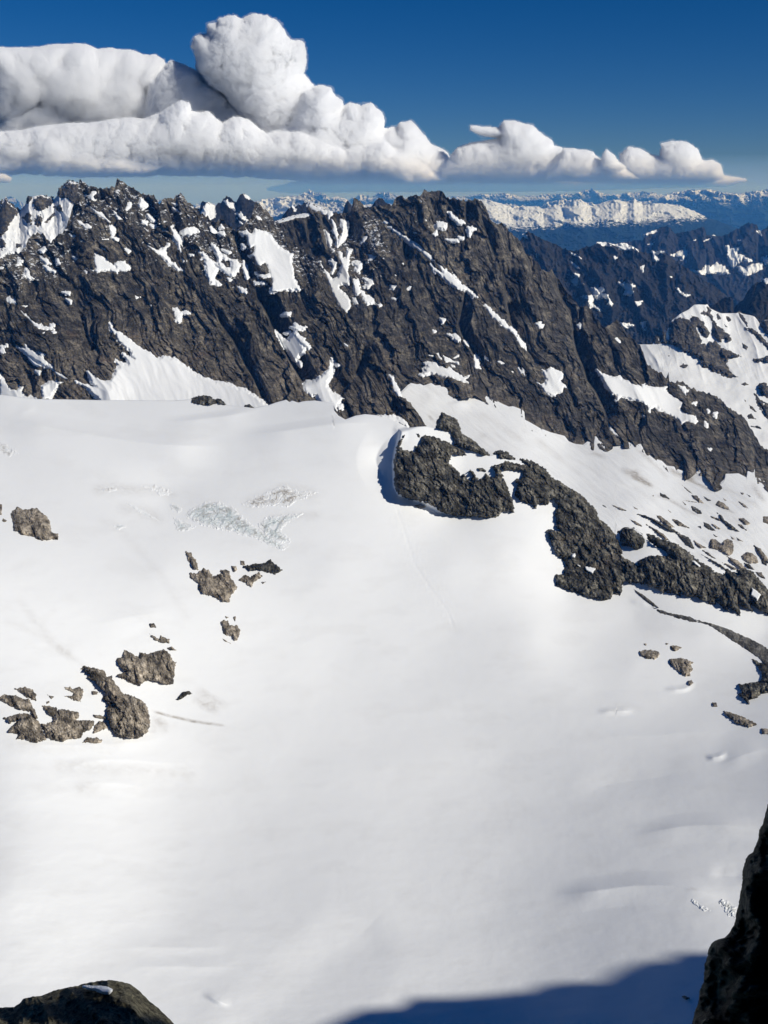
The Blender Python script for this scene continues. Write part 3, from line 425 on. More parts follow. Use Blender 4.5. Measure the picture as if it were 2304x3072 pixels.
ICE = polys("Q 940,580 1030,535 1100,545 1150,560 1190,600 1250,650 1330,700 1400,740 1440,770 1410,785 1350,765 1290,730 1230,710 1160,690 1060,670 980,650 920,610; 1195,550 1280,510 1380,470 1420,452 1460,480 1580,490 1540,510 1460,545 1430,570 1390,560 1330,560 1260,570; 1280,650 1340,610 1450,600 1520,595 1460,630 1420,650 1400,690 1460,740 1400,750 1330,720; 865,620 900,630 970,660 920,690 880,685; 700,465 780,455 840,480 860,500 800,510 760,480; 510,470 560,460 585,480 520,495; 620,540 680,565 740,600 800,640 720,610 660,570; 845,555 880,550 905,575 890,595 850,575; 555,660 600,650 630,665 590,680; -5,240 30,250 95,300 45,315 -5,290; T 770,1160 790,1130 860,1190 960,1240 880,1240 820,1200; 1010,1170 1030,1140 1100,1160 1160,1210 1150,1300 1080,1270 1050,1220; 1090,1160 1200,1240 1190,1300 1150,1290")
def glacier_attr(U, V):
    d = np.zeros(U.shape)
    for P, a, b, k in STAINS: d += 1.5*k*line_profile(U, V, P, a, b, 40)
    d += .06*sstep(.1, .6, fbm((U+V*.4)/160, V/60, 4, 21))
    return dict(dirt=np.clip(d, 0, 1), ice=np.zeros(U.shape))
def glacier_t2(U, V):
    T = t_glacier(U, V)
    tr = line_profile(U, V, TRACK, 7, 7, 30)
    return T + .16*tr*(1+.8*perlin(U/5, V/5, 4)) - .12*fbm(U/9, V/9, 3, 7)*sstep(0, 1, line_profile(U, V, TRACK, 60, 60, 60))
s1 = sheet('glacier', -700, 3000, 2.5, curve("Z -700,1176 "+S1_CREST[1:]+" 2300,1250"), 3230, 2.6, glacier_t2, M_SNOW, glacier_attr, back=(8, 400))
tag(s1, 'wide white bowl of glacier snow below the camera', kind='structure')

# ------------------------------------------------------------------ valley glacier + the main rock walls
Q2 = Field([(-100,1240,1800),(250,1235,1760),(500,1240,1750),(750,1240,1740),(1000,1280,1700),(1270,1290,1700),(250,1100,1860),(700,1100,1930),(1000,1100,1930),
    (230,540,2380),(500,600,2380),(0,740,2230),(-100,700,2250),(760,640,2420),(840,690,2380),(1000,960,2060),(1150,1120,1880),(500,850,2170),(250,850,2120),(780,900,2120),
    ])
Q3 = Field([(830,650,2900),(1000,640,2850),(1160,630,2820),(1300,570,2800),(1450,595,2790),(1600,800,2700),(1750,950,2620),(1900,1020,2540),(2000,1130,2440),(2150,1250,2300),(2304,1370,2180),(2450,1460,2080),
    (1000,900,2560),(1150,1000,2400),(1300,900,2540),(1500,1000,2430),(1650,1150,2290),(1800,1200,2260),(2000,1280,2200),
    (1215,1165,2180),(1400,1180,2190),(1500,1230,2130),(1620,1290,2060),(1700,1335,2020),(1800,1345,2010),(1930,1345,2020),(2064,1418,1930),(2175,1430,1910),(2304,1455,1890),(2450,1540,1810),
    (1240,1300,1960),(1400,1330,1910),(1550,1400,1800),(1640,1500,1680),(1900,1550,1640),(2000,1640,1560),(2304,1640,1590),(2304,1800,1440),(1900,1750,1450),(2450,1700,1540),(1300,1400,1800)])
def rib_relief(U, V, seed, k=1.0):
    wx = 22*fbm(U/160, V/160, 2, seed+40); wy = 22*fbm(U/160, V/160, 2, seed+50)
    u = U+wx; v = V+wy
    s = u*.89-v*.45; l = u*.45+v*.89
    wu = 14*fbm(U/38, V/38, 3, seed+60); wl = 14*fbm(U/30, V/30, 3, seed+61)
    lf = 24*(ridged(s/170, l/520, 2, seed)-.6) + 6*fbm(s/46, l/150, 3, seed+3) 
    hf = 17*(cells((s+wu)/66, (l+wl)/170, seed+21)-.5) + 9*(cells((s+wu)/32, (l+wl)/84, seed+22)-.5) + 2.2*(ridged(s/21, l/90, 3, seed+7)-.6) + 2.8*fbm(s/9, l/52, 4, seed+9, .6) + 1.2*fbm(U/5, V/5, 3, seed+11, .6) + 4.4*(cells(s/16, l/70, seed+12)-.5) + 2.2*(cells(s/7, l/34, seed+13)-.5)
    return lf*k, hf*k
def make_wall(name, crest, u0, u1, bot, field, snow, gul, seed, label, palef, dustf, jag):
    SP_ = polys(snow)
    GL = [(pts(g[0]), g[1], g[2]*1.15, g[3]*1.35) for g in GULLIES if g[4] == gul]
    def low(U, V):
        lf, hf = rib_relief(U, V, seed)
        for P, a, b, d in GL: lf = lf - d*line_profile(U, V, P, a, b, 30)
        return lf
    def tf(U, V):
        lf, hf = rib_relief(U, V, seed)
        for P, a, b, d in GL: lf = lf - d*line_profile(U, V, P, a, b, 30)
        S = sdf_many(U, V, SP_, 12) + 2.5*fbm(U/9, V/9, 3, 44)
        k = sstep(-5, 4, S)
        return field(U, V) - lf*(1-.5*k) - hf*(1-.9*k) + 3.5*k
    def at(U, V):
        wx = 22*fbm(U/160, V/160, 2, seed+40); u = U+wx; v = V+wx; s = u*.89-v*.45; l = u*.45+v*.89
        tone = .4*fbm(s/20, l/90, 4, seed+70) + .5*fbm(s/75, l/240, 3, seed+71) + .35*fbm(U/60, V/22, 3, seed+72) + .5*(cells(s/13, l/50, seed+12)-.5)
        for P, a, b, d in GL: tone = tone - .35*line_profile(U, V, P, a, b, 30)*0
        return dict(pale=palef(U, V), dust=dustf(U, V), tone=np.clip(tone, -.8, 1.0))
    w = sheet(name, u0, u1, 2.0, crest, bot, 2.0, tf, M_ROCK, at, back=(7, 160), jag=jag, jseed=seed)
    tag(w, label, kind='structure')
    for P in SP_:
        A = (P.max(0)-P.min(0)); A = max(A)
        st = 1.5 if A < 60 else 2.0
        def base(U, V):
            lf, hf = rib_relief(U, V, seed)
            for Q, a, b, d in GL: lf = lf - d*line_profile(U, V, Q, a, b, 30)
            runnel = .55*ridged((U*.93-V*.36)/30, V/400, 1, 77) if A > 70 else 0
            return field(U, V) - lf*.5 - runnel
        patch('snow_patch', P, st, base, lambda S, U, V, sz: np.clip(S*1.3, -5, min(6, sz*.6)), M_SNOWP, parent=w, rag=3.2, ragscale=8, seed=seed)
    return w
cL, cC = curve("A -40,905 "+L_CREST[1:]), curve(C_CREST+" 1700,640")
foot = curve(FOOT+" 1700,1060")
footL = curve("Z -60,1190 180,1180 260,1130 345,1140 400,1040 500,1100 600,1140 700,1170 780,1210 900,1150 980,1180 1050,1210 1300,1290")
wallL = make_wall('rock_ridge', cL, -420, 1279, lambda u: np.interp(u, [0, 1000, 1150, 1290], [1262, 1275, 1290, 1315]), Q2, L_SNOW, 'L', 1,
    'jagged dark rock ridge on the left with snow patches and a snow apron at its foot',
    lambda U, V: np.clip(sstep(190, 0, footL(U)-V)*1.0 + .15*fbm(U/60, V/60, 3, 5), 0, 1),
    lambda U, V: np.clip(sstep(330, 60, V-cL(np.clip(U, 0, 850)))*.75+.1, 0, 1)*sstep(1100, 800, V), 5)
wallC = make_wall('rock_ridge', cC, 815, 2720, lambda u: foot(u)+22, Q3, C_SNOW, 'C', 2,
    'towering central rock ridge with a castellated summit falling away to the right',
    lambda U, V: np.clip(sstep(70, 0, foot(U)-V)*.75*(U > 1240) + .9*line_profile(U, V, pts("G 1280,250 1450,620 1600,950 1640,1020"), 34, 30, 60), 0, 1),
    lambda U, V: np.clip(sstep(330, 40, V-cC(U))*.32*sstep(1500, 1350, U) + .5*sstep(120, 60, np.hypot((U-1080), (V-790)*.55)) + .2*sstep(110, 50, np.hypot(U-1180, V-690)), 0, 1)*sstep(1010, 900, V), 5)

def valley_rel(U, V):
    r = 4*fbm(U/260, V/110, 3, 13) + .8*fbm((U*.8+V*.6)/60, (V*.8-U*.6)/12, 3, 14)
    for P, a, b, h in VLINES: r = r + h*line_profile(U, V, P, a, b, 40)
    return r
VLINES = [(pts(a), b, c, d) for a, b, c, d in [("H 540,1280 600,1240 700,1215 850,1260", 40, 10, 6), ("H 200,1130 350,1150 500,1130", 40, 30, 3), ("X 0,0 1,1", 1, 1, 0)]]
VST = [(pts(a), b, c, d) for a, b, c, d in [("H 300,1330 430,1460", 6, 6, .5), ("H 330,1370 400,1440", 12, 12, .35), ("M 0,900 130,940 340,1050", 9, 9, .55), ("M -120,800 60,880 200,960 300,1020", 14, 14, .4), ("M 0,850 100,860 160,920", 16, 14, .5), ("K 620,1560 900,1640", 9, 9, .3),
    ("M 450,780 560,860 700,910 850,960", 12, 9, .5), ("M 600,890 900,1030 1050,1110", 7, 7, .45), ("M 80,560 200,660 400,850 500,960", 10, 10, .22), ("M 300,1120 500,1190 700,1310 900,1400", 6, 8, .3), ("M 1000,1000 1300,1120 1600,1290", 9, 9, .15), ("M 1450,960 1560,1130 1650,1230", 12, 12, .3),
    ("H 900,1300 1200,1500 1500,1700", 14, 14, .12), ("K 0,1380 200,1530 400,1700", 12, 12, .15), ("M 1050,1260 1300,1350", 5, 5, .35), ("P 1040,250 1110,330", 16, 16, .3), ("P 1050,310 1160,270", 10, 10, .3), ("M 650,850 800,870 1000,960", 16, 10, .3)]]
vg = sheet('valley_glacier', 1190, 2860, 2.2, lambda u: foot(u)-.5, lambda u: curve(S1_CREST)(u)+60, 2.4,
    lambda U, V: Q3(U, V) - valley_rel(U, V) - 3.2*sstep(-2, 8, V-foot(U)) + 3,
    M_SNOW, lambda U, V: dict(dirt=np.clip(1.7*sum(k*line_profile(U, V, P, a, b, 30) for P, a, b, k in VST) + .10*sstep(1380, 1300, U-V*.0)*0 + .12*sstep(0, .7, fbm((U*.8+V*.6)/120, (V*.8-U*.6)/22, 4, 31)), 0, 1), ice=U*0), back=None)
tag(vg, 'snow covered valley glacier sloping down behind the middle rock rib', kind='structure')

# ------------------------------------------------------------------ spur on the right with its snow basin
Q6 = Field([(1915,1030,3500),(2080,915,3700),(2200,940,3700),(2304,950,3650),(2000,1100,3300),(2150,1150,3200),(2304,1150,3200),(2150,1250,2950),(2304,1350,2800),(2450,950,3700),(2450,1400,2700),(1900,1100,3350)])
F6P = polys(F6_ROCK)
def f6rel(U, V): return 8*fbm(U/120, V/80, 4, 61) + 10*ridged((U*.93-V*.35)/60, V/240, 3, 62)*sstep(1180, 1050, V)
f6 = sheet('snow_basin', 1905, 2860, 2.0, curve(F6_CREST), 1480, 2.2, lambda U, V: Q6(U, V)-f6rel(U, V), M_SNOWP, back=(6, 200))
tag(f6, 'snowy side basin under the rock spur at the right edge', kind='structure')
for i, P in enumerate(F6P):
    big = max(P.max(0)-P.min(0)) > 50
    def off(S, U, V, sz, big=big):
        lf, hf = rib_relief(U, V, 9, .9)
        return np.clip(S*2.2, -6, 26 if big else 6) + (lf*.5+hf)*sstep(0, 8, S)*(1 if big else .3)
    patch('rock_band', P, 1.7, lambda U, V: Q6(U, V)-f6rel(U, V), off, M_ROCK, parent=f6, attrf=lambda U, V: dict(pale=U*0, dust=U*0+.25), rag=4, seed=i)

# ------------------------------------------------------------------ ranges behind
def far_range(name, crest, u0, u1, bot, tcrest, tfoot, snow, label, mat, jag=3, seed=20, du=2.0, dv=2.2, amp=1.0, attr=None, k=1.0, snowk=1.0):
    cr = curve(crest); lo = bot
    def tf0(U, V):
        s = np.clip((V-cr(U))/np.maximum(lo-cr(U), 5), 0, 1)
        t = 1/((1-s)/tcrest + s/tfoot)
        u = U + 10*fbm(U/50, V/50, 3, seed+5)
        r = 42*(ridged((u*.95-V*.3)/70, V/180, 3, seed)-.6) + 12*(ridged(u/22, V/50, 3, seed+1)-.6)
        return t, r, 7*fbm(U/7, V/8, 3, seed+2)
    def tf(U, V):
        t, r, h = tf0(U, V); return t - (r+h)*amp
    w = sheet(name, u0, u1, du, cr, bot, dv, tf, mat, attr or (lambda U, V: dict(pale=U*0, dust=U*0)), back=(5, tcrest*.05), jag=jag, jseed=seed)
    tag(w, label, kind='structure')
    for P in polys(snow) if snow else []:
        def base(U, V):
            t, r, h = tf0(U, V); return t - r*.8*amp
        patch('snow_patch', P, 1.5, base, lambda S, U, V, sz: np.clip(S*3.0*k, -9*k, min(12, sz)*k)+3*k, M_SNOWF, parent=w, rag=2.5, ragscale=7, seed=seed)
    return w
far_range('snow_face', F8_CREST, -420, 262, 800, 3500, 3000, None, 'fluted white snow face left of the highest left summit', M_SNOWP, jag=3, seed=31, amp=.5)
f8 = bpy.data.objects['snow_face']
cr8 = curve(F8_CREST)
def f8t(U, V):
    s = np.clip((V-cr8(U))/np.maximum(800-cr8(U), 5), 0, 1); t = 1/((1-s)/3500+s/3000)
    u = U + 10*fbm(U/50, V/50, 3, 36)
    return t - .5*(60*(ridged((u*.95-V*.3)/70, V/180, 3, 31)-.6) + 18*(ridged(u/22, V/50, 3, 32)-.6))
for i, P in enumerate(polys(F8_ROCK)):
    patch('rock_band', P, 1.6, f8t, lambda S, U, V, sz: np.clip(S*2.5, -8, 14)+4*ridged(U/10, V/20, 3, 3)*sstep(0, 4, S), M_ROCK, parent=f8, attrf=lambda U, V: dict(pale=U*0, dust=U*0+.45), rag=5, ragscale=7, seed=i)
far_range('distant_spires', F7_CREST, 565, 1180, 735, 5200, 4700, F7_SNOW, 'blue-grey rock spires showing in the gap behind the ridge', M_ROCKF, seed=41, k=1.3, amp=1.2)
far_range('forested_ridge', FAR_MID_CREST, 1550, 2900, 1130, 6400, 5600, FAR_MID_SNOW, 'steep blue-shaded rock ridge with scattered snow fields behind the main ridge', M_ROCKF, seed=51, k=1.6, amp=1.7)
far_range('shaded_mountain', FAR_DARK_CREST, 2110, 2860, 1020, 4300, 3900, "J 1590,885 1620,868 1700,862 1640,918", 'dark shaded mountain at the right edge above the snowy spur', M_ROCKF, seed=56, k=1, amp=.8)
far_range('back_ridge', FAR_BACK_CREST, 1835, 2900, 960, 10500, 9000, FAR_BACK_SNOW, 'blue back ridge with snow bowls near the right edge', M_ROCKF, seed=61, k=2.4, amp=2.6)

def far_mat(name, snowlo, forest=(.008, .018, .016)):
    """snow above, forest and rock below, split by height with ragged edges"""
    m = NT(name); s = m.attr('cover')
    n = m.noise(m.pos((.009, .009, .022)), 1, 6, .75); n2 = m.noise(m.pos((.0012, .0012, .002)), 1, 5, .6)
    v = m.math('ADD', s, m.math('MULTIPLY_ADD', n, 2.6, -1.3)); v = m.math('ADD', v, m.math('MULTIPLY_ADD', n2, .5, -.25))
    f = m.ramp(v, [(.47, 0), (.53, 1)])
    m.principled(m.mix(f, forest, (.80, .82, .84)), .9, m.bump(n, 120, .6), .1)
    return m.m
def far_sheet(name, crest, u0, u1, bot, tc, tf_, label, cover, seed, amp, jag=2.5, du=2.0, dv=1.8, sx=60, sy=40):
    cr = curve(crest)
    def tf(U, V):
        s = np.clip((V-cr(U))/np.maximum(bot-cr(U), 5), 0, 1); t = 1/((1-s)/tc+s/tf_)
        return t - amp*(ridged((U-V*.2)/sx, V/sy, 4, seed)-.6) - amp*.3*(ridged(U/14, V/12, 3, seed+1)-.6)
    w = sheet(name, u0, u1, du, cr, bot, dv, tf, far_mat(name, 0), lambda U, V: dict(cover=cover(U, V, cr)), back=(4, tc*.04), jag=jag, jseed=seed)
    tag(w, label, kind='structure'); return w
far_sheet('snowy_plateau', PLATEAU, 1395, 2900, 860, 21000, 15000, 'broad speckled snowy plateau above dark forested slopes',
    lambda U, V, c: np.clip(1.12 - sstep(-30, 56, V-np.interp(U, [1400,1560,1700,1900,2000,2110,2200,2304], [655,672,662,655,650,640,600,560]))*1.35 + .0*U, -1, 1.2), 71, 190, jag=2, sx=90, sy=50)
far_sheet('distant_mountains', FAR2R, 1430, 3000, 790, 33000, 26000, 'snow topped distant mountains on the right skyline',
    lambda U, V, c: np.clip(.78-(V-c(U))/75, -.5, 1), 73, 900, jag=3)
far_sheet('distant_mountains', FAR2L, 560, 1480, 740, 27000, 20000, 'snow topped distant mountains seen through the gap in the ridge',
    lambda U, V, c: np.clip(.66-(V-c(U))/120 + .5*((U < 880) & (V < 650)), -.5, 1.1), 75, 800, jag=3)
far_sheet('horizon_mountains', FAR1, -500, 3000, 720, 43000, 36000, 'faint line of snowy mountains along the horizon',
    lambda U, V, c: np.clip(.62-(V-c(U))/60, -.3, 1), 77, 1300, jag=4)

# valley floor under everything, out to the horizon
gx = np.linspace(-30000, 30000, 121); gy = np.linspace(-3000, 45500, 98)
GX, GY = np.meshgrid(gx, gy); GZ = -1100 + 60*fbm(GX/4000, GY/4000, 4, 90) - 900*sstep(5000, 12000, GY)
fm = NT('valley_forest'); fm.principled(fm.ramp(fm.noise(fm.pos((.002,)*3), 1, 6, .7), [(.35, (.012, .03, .028)), (.65, (.03, .06, .045))]), .95, None, .1)
gr = mesh_obj('ground', np.stack([GX, GY, GZ], -1).reshape(-1, 3), grid_faces(98, 121), fm.m); tag(gr, 'forested valley floor far below the mountains', kind='structure')
# ------------------------------------------------------------------ rocks standing out of the snow
def outcrop(name, spec, label, cat, mat, height=10, group=None, tf=t_glacier, step=1.7, rag=3.5, rs=8, steep=1.1, pale=0.1, seed=0, kind=None, dirx=.9, scale=1.0):
    P = pts(spec) if isinstance(spec, str) else spec
    def off(S, U, V, sz):
        w = min(sz, 22)
        h = height*(1-np.exp(-np.clip(S, 0, None)/max(w*.45, 2.5)))
        s = U*dirx - V*(1-dirx**2)**.5; l = V*dirx + U*(1-dirx**2)**.5
        rel = (.18*(ridged(s/40, l/110, 2, 91+seed)-.5) + .07*fbm(s/12, l/20, 4, 92+seed, .6) + .22*(cells((s+8*fbm(U/20, V/20, 2, 3))/30, (l+8*fbm(U/20, V/20, 2, 4))/64, 96+seed)-.5) + .06*fbm(U/4, V/4, 2, 93))*height*sstep(0, 5, S)
        fac = height*(.17*(cells(s/15, l/30, 94+seed)-.5) + .09*(cells(s/6.5, l/12, 97+seed)-.5))*sstep(0, 4, S)
        return np.where(S > 0, h+rel+fac+.3, np.clip(S*steep, -4, 0))
    o = patch(name, P, step, tf, off, mat, rag=rag, ragscale=rs, seed=seed, attrf=lambda U, V: dict(pale=U*0+pale, dust=U*0, tone=np.clip(1.1*(cells((U*dirx-V*.44)/15, (V*dirx+U*.44)/30, 94+seed)-.5) + .7*(cells(U/7, V/9, 99+seed)-.5) + .6*fbm(U/22, V/30, 4, 55+seed), -.8, 1)), smooth=True)
    if o is None: return None
    tag(o, label, cat, group, kind); return o
crag = outcrop('rock_crag', "P 325,265 290,320 270,400 300,430 400,445 430,430 410,400 470,370 480,300 510,285 600,290 690,340 750,350 790,380 850,410 900,440 920,480 860,490 780,470 770,520 750,560 800,600 860,660 870,700 900,665 940,720 965,740 990,690 950,640 970,625 1010,670 1050,725 1100,700 1120,665 1160,700 1210,700 1205,630 1180,600 1210,580 1270,570 1270,640 1320,760 1385,920 1405,1050 1360,1050 1290,1040 1230,1100 1130,1110 1020,1095 860,1095 780,1080 640,1040 630,1005 530,960 440,935 360,930 250,870 205,790 210,660 195,560 220,480 240,370 280,310",
    'large dark cliff crag with a snow cap in the middle of the glacier', 'rock crag', M_CRAG, 17, steep=2, seed=1, dirx=.8)
outcrop('rock_tower', "P 635,212 640,150 690,70 760,105 830,140 850,210 865,270 930,310 1000,350 1070,420 1150,480 1100,488 1000,445 900,425 810,380 800,330 760,250 700,243", 'square-topped dark rock tower rising behind the snow cap of the crag', 'rock tower', M_CRAG, 16, seed=2, rag=2)
outcrop('rock_outcrop', "P 1205,462 1255,445 1320,460 1365,490 1405,525 1300,518 1250,505 1240,475", 'thin curved rock lip beside the small snow peak right of the crag', 'rock', M_CRAG, 7, seed=3)
outcrop('rock_rib', "Y 830,440 870,420 950,440 1000,445 960,410 1030,430 1100,470 1150,530 1250,590 1330,640 1380,690 1420,730 1440,790 1500,830 1540,880 1580,940 O 1100,470 1170,570 1225,720 1180,715 1230,760 1310,800 1400,860 1420,900 1440,1080 1380,1060 1330,1060 1290,1070 1270,1040 1210,1080 1215,1160 1180,1210 1110,1190 1080,1250 1000,1270 870,1245 740,1210 640,1170 560,1140 435,1090 430,1050 410,1000 430,960 520,960 540,850 500,780 430,720 390,640 355,570 340,490 305,440 330,425 400,440 480,450 420,390 430,340 410,240 430,180 455,150 400,80 360,70 330,130 270,140 210,130 190,180 120,130 60,110 0,90 Y 1020,690 960,670 920,630 940,570 920,540 970,520 975,490 900,480 840,480",
    'long dark rock rib running down right from beside the crag', 'rock rib', M_CRAG, 13, steep=1.6, seed=4, dirx=.8)
rr = outcrop('rock_rib', "N 0,540 60,540 120,545 110,480 170,470 210,440 300,420 400,420 440,430 480,400 400,340 330,290 270,250 230,180 330,210 430,260 500,270 600,320 700,390 760,440 850,510 940,560 1010,620 1100,650 1165,660 1165,590 1230,630 1310,640 1300,600 1390,600 1470,620 1520,690 1600,770 1700,900 1700,1130 1600,1100 1530,1050 1460,1000 1480,1090 1430,1060 1310,1010 1340,1060 1325,1130 1270,1080 1180,1020 1220,1110 1130,1050 1040,970 1050,1000 980,1000 900,960 800,905 740,920 620,870 640,930 560,870 500,850 520,890 450,850 400,870 340,810 250,790 210,760 130,750 30,750 -20,730",
    'dark rock wall continuing to the right edge above the moraine strip', 'rock rib', M_CRAG, 13, steep=1.6, seed=5, dirx=.9)
for sp in polys("N 1465,800 1520,830 1575,885 1530,955 1500,925 1455,895; 775,495 810,515 850,555 800,525"):
    patch('snow_patch', sp, 1.5, t_glacier, lambda S, U, V, sz: np.clip(S*4, -6, 7)+11, M_SNOWP, parent=rr, rag=2)
for sp in polys("O 610,715 650,710 665,740 645,768 615,745; 760,868 850,870 905,892 860,955 800,925; 668,835 730,865 700,872"):
    patch('snow_patch', sp, 1.5, t_glacier, lambda S, U, V, sz: np.clip(S*4, -6, 7)+11, M_SNOWP, parent=[o for o in COL.objects if o.name.startswith('rock_rib')][0], rag=2)
outcrop('moraine_strip', "N 60,815 120,850 200,900 300,980 372,1048 300,1020 200,950 110,870", 'short slim grey scree tongue above the start of the long moraine', 'moraine', M_SCREE, 2.2, seed=6, rag=1.2, step=1.4)
outcrop('moraine_strip', "N 285,1032 400,1068 520,1108 640,1128 740,1150 800,1180 900,1205 1050,1245 1200,1295 1300,1345 1420,1395 1500,1435 1600,1485 1720,1570 1720,1850 S 1600,1130 1500,1060 1390,990 1250,895 1150,860 N 850,1215 740,1205 690,1185 560,1155 480,1122 400,1112", 'long grey-brown moraine strip curving down to the right edge', 'moraine', M_SCREE, 3.2, seed=7, rag=2.2, step=1.6)
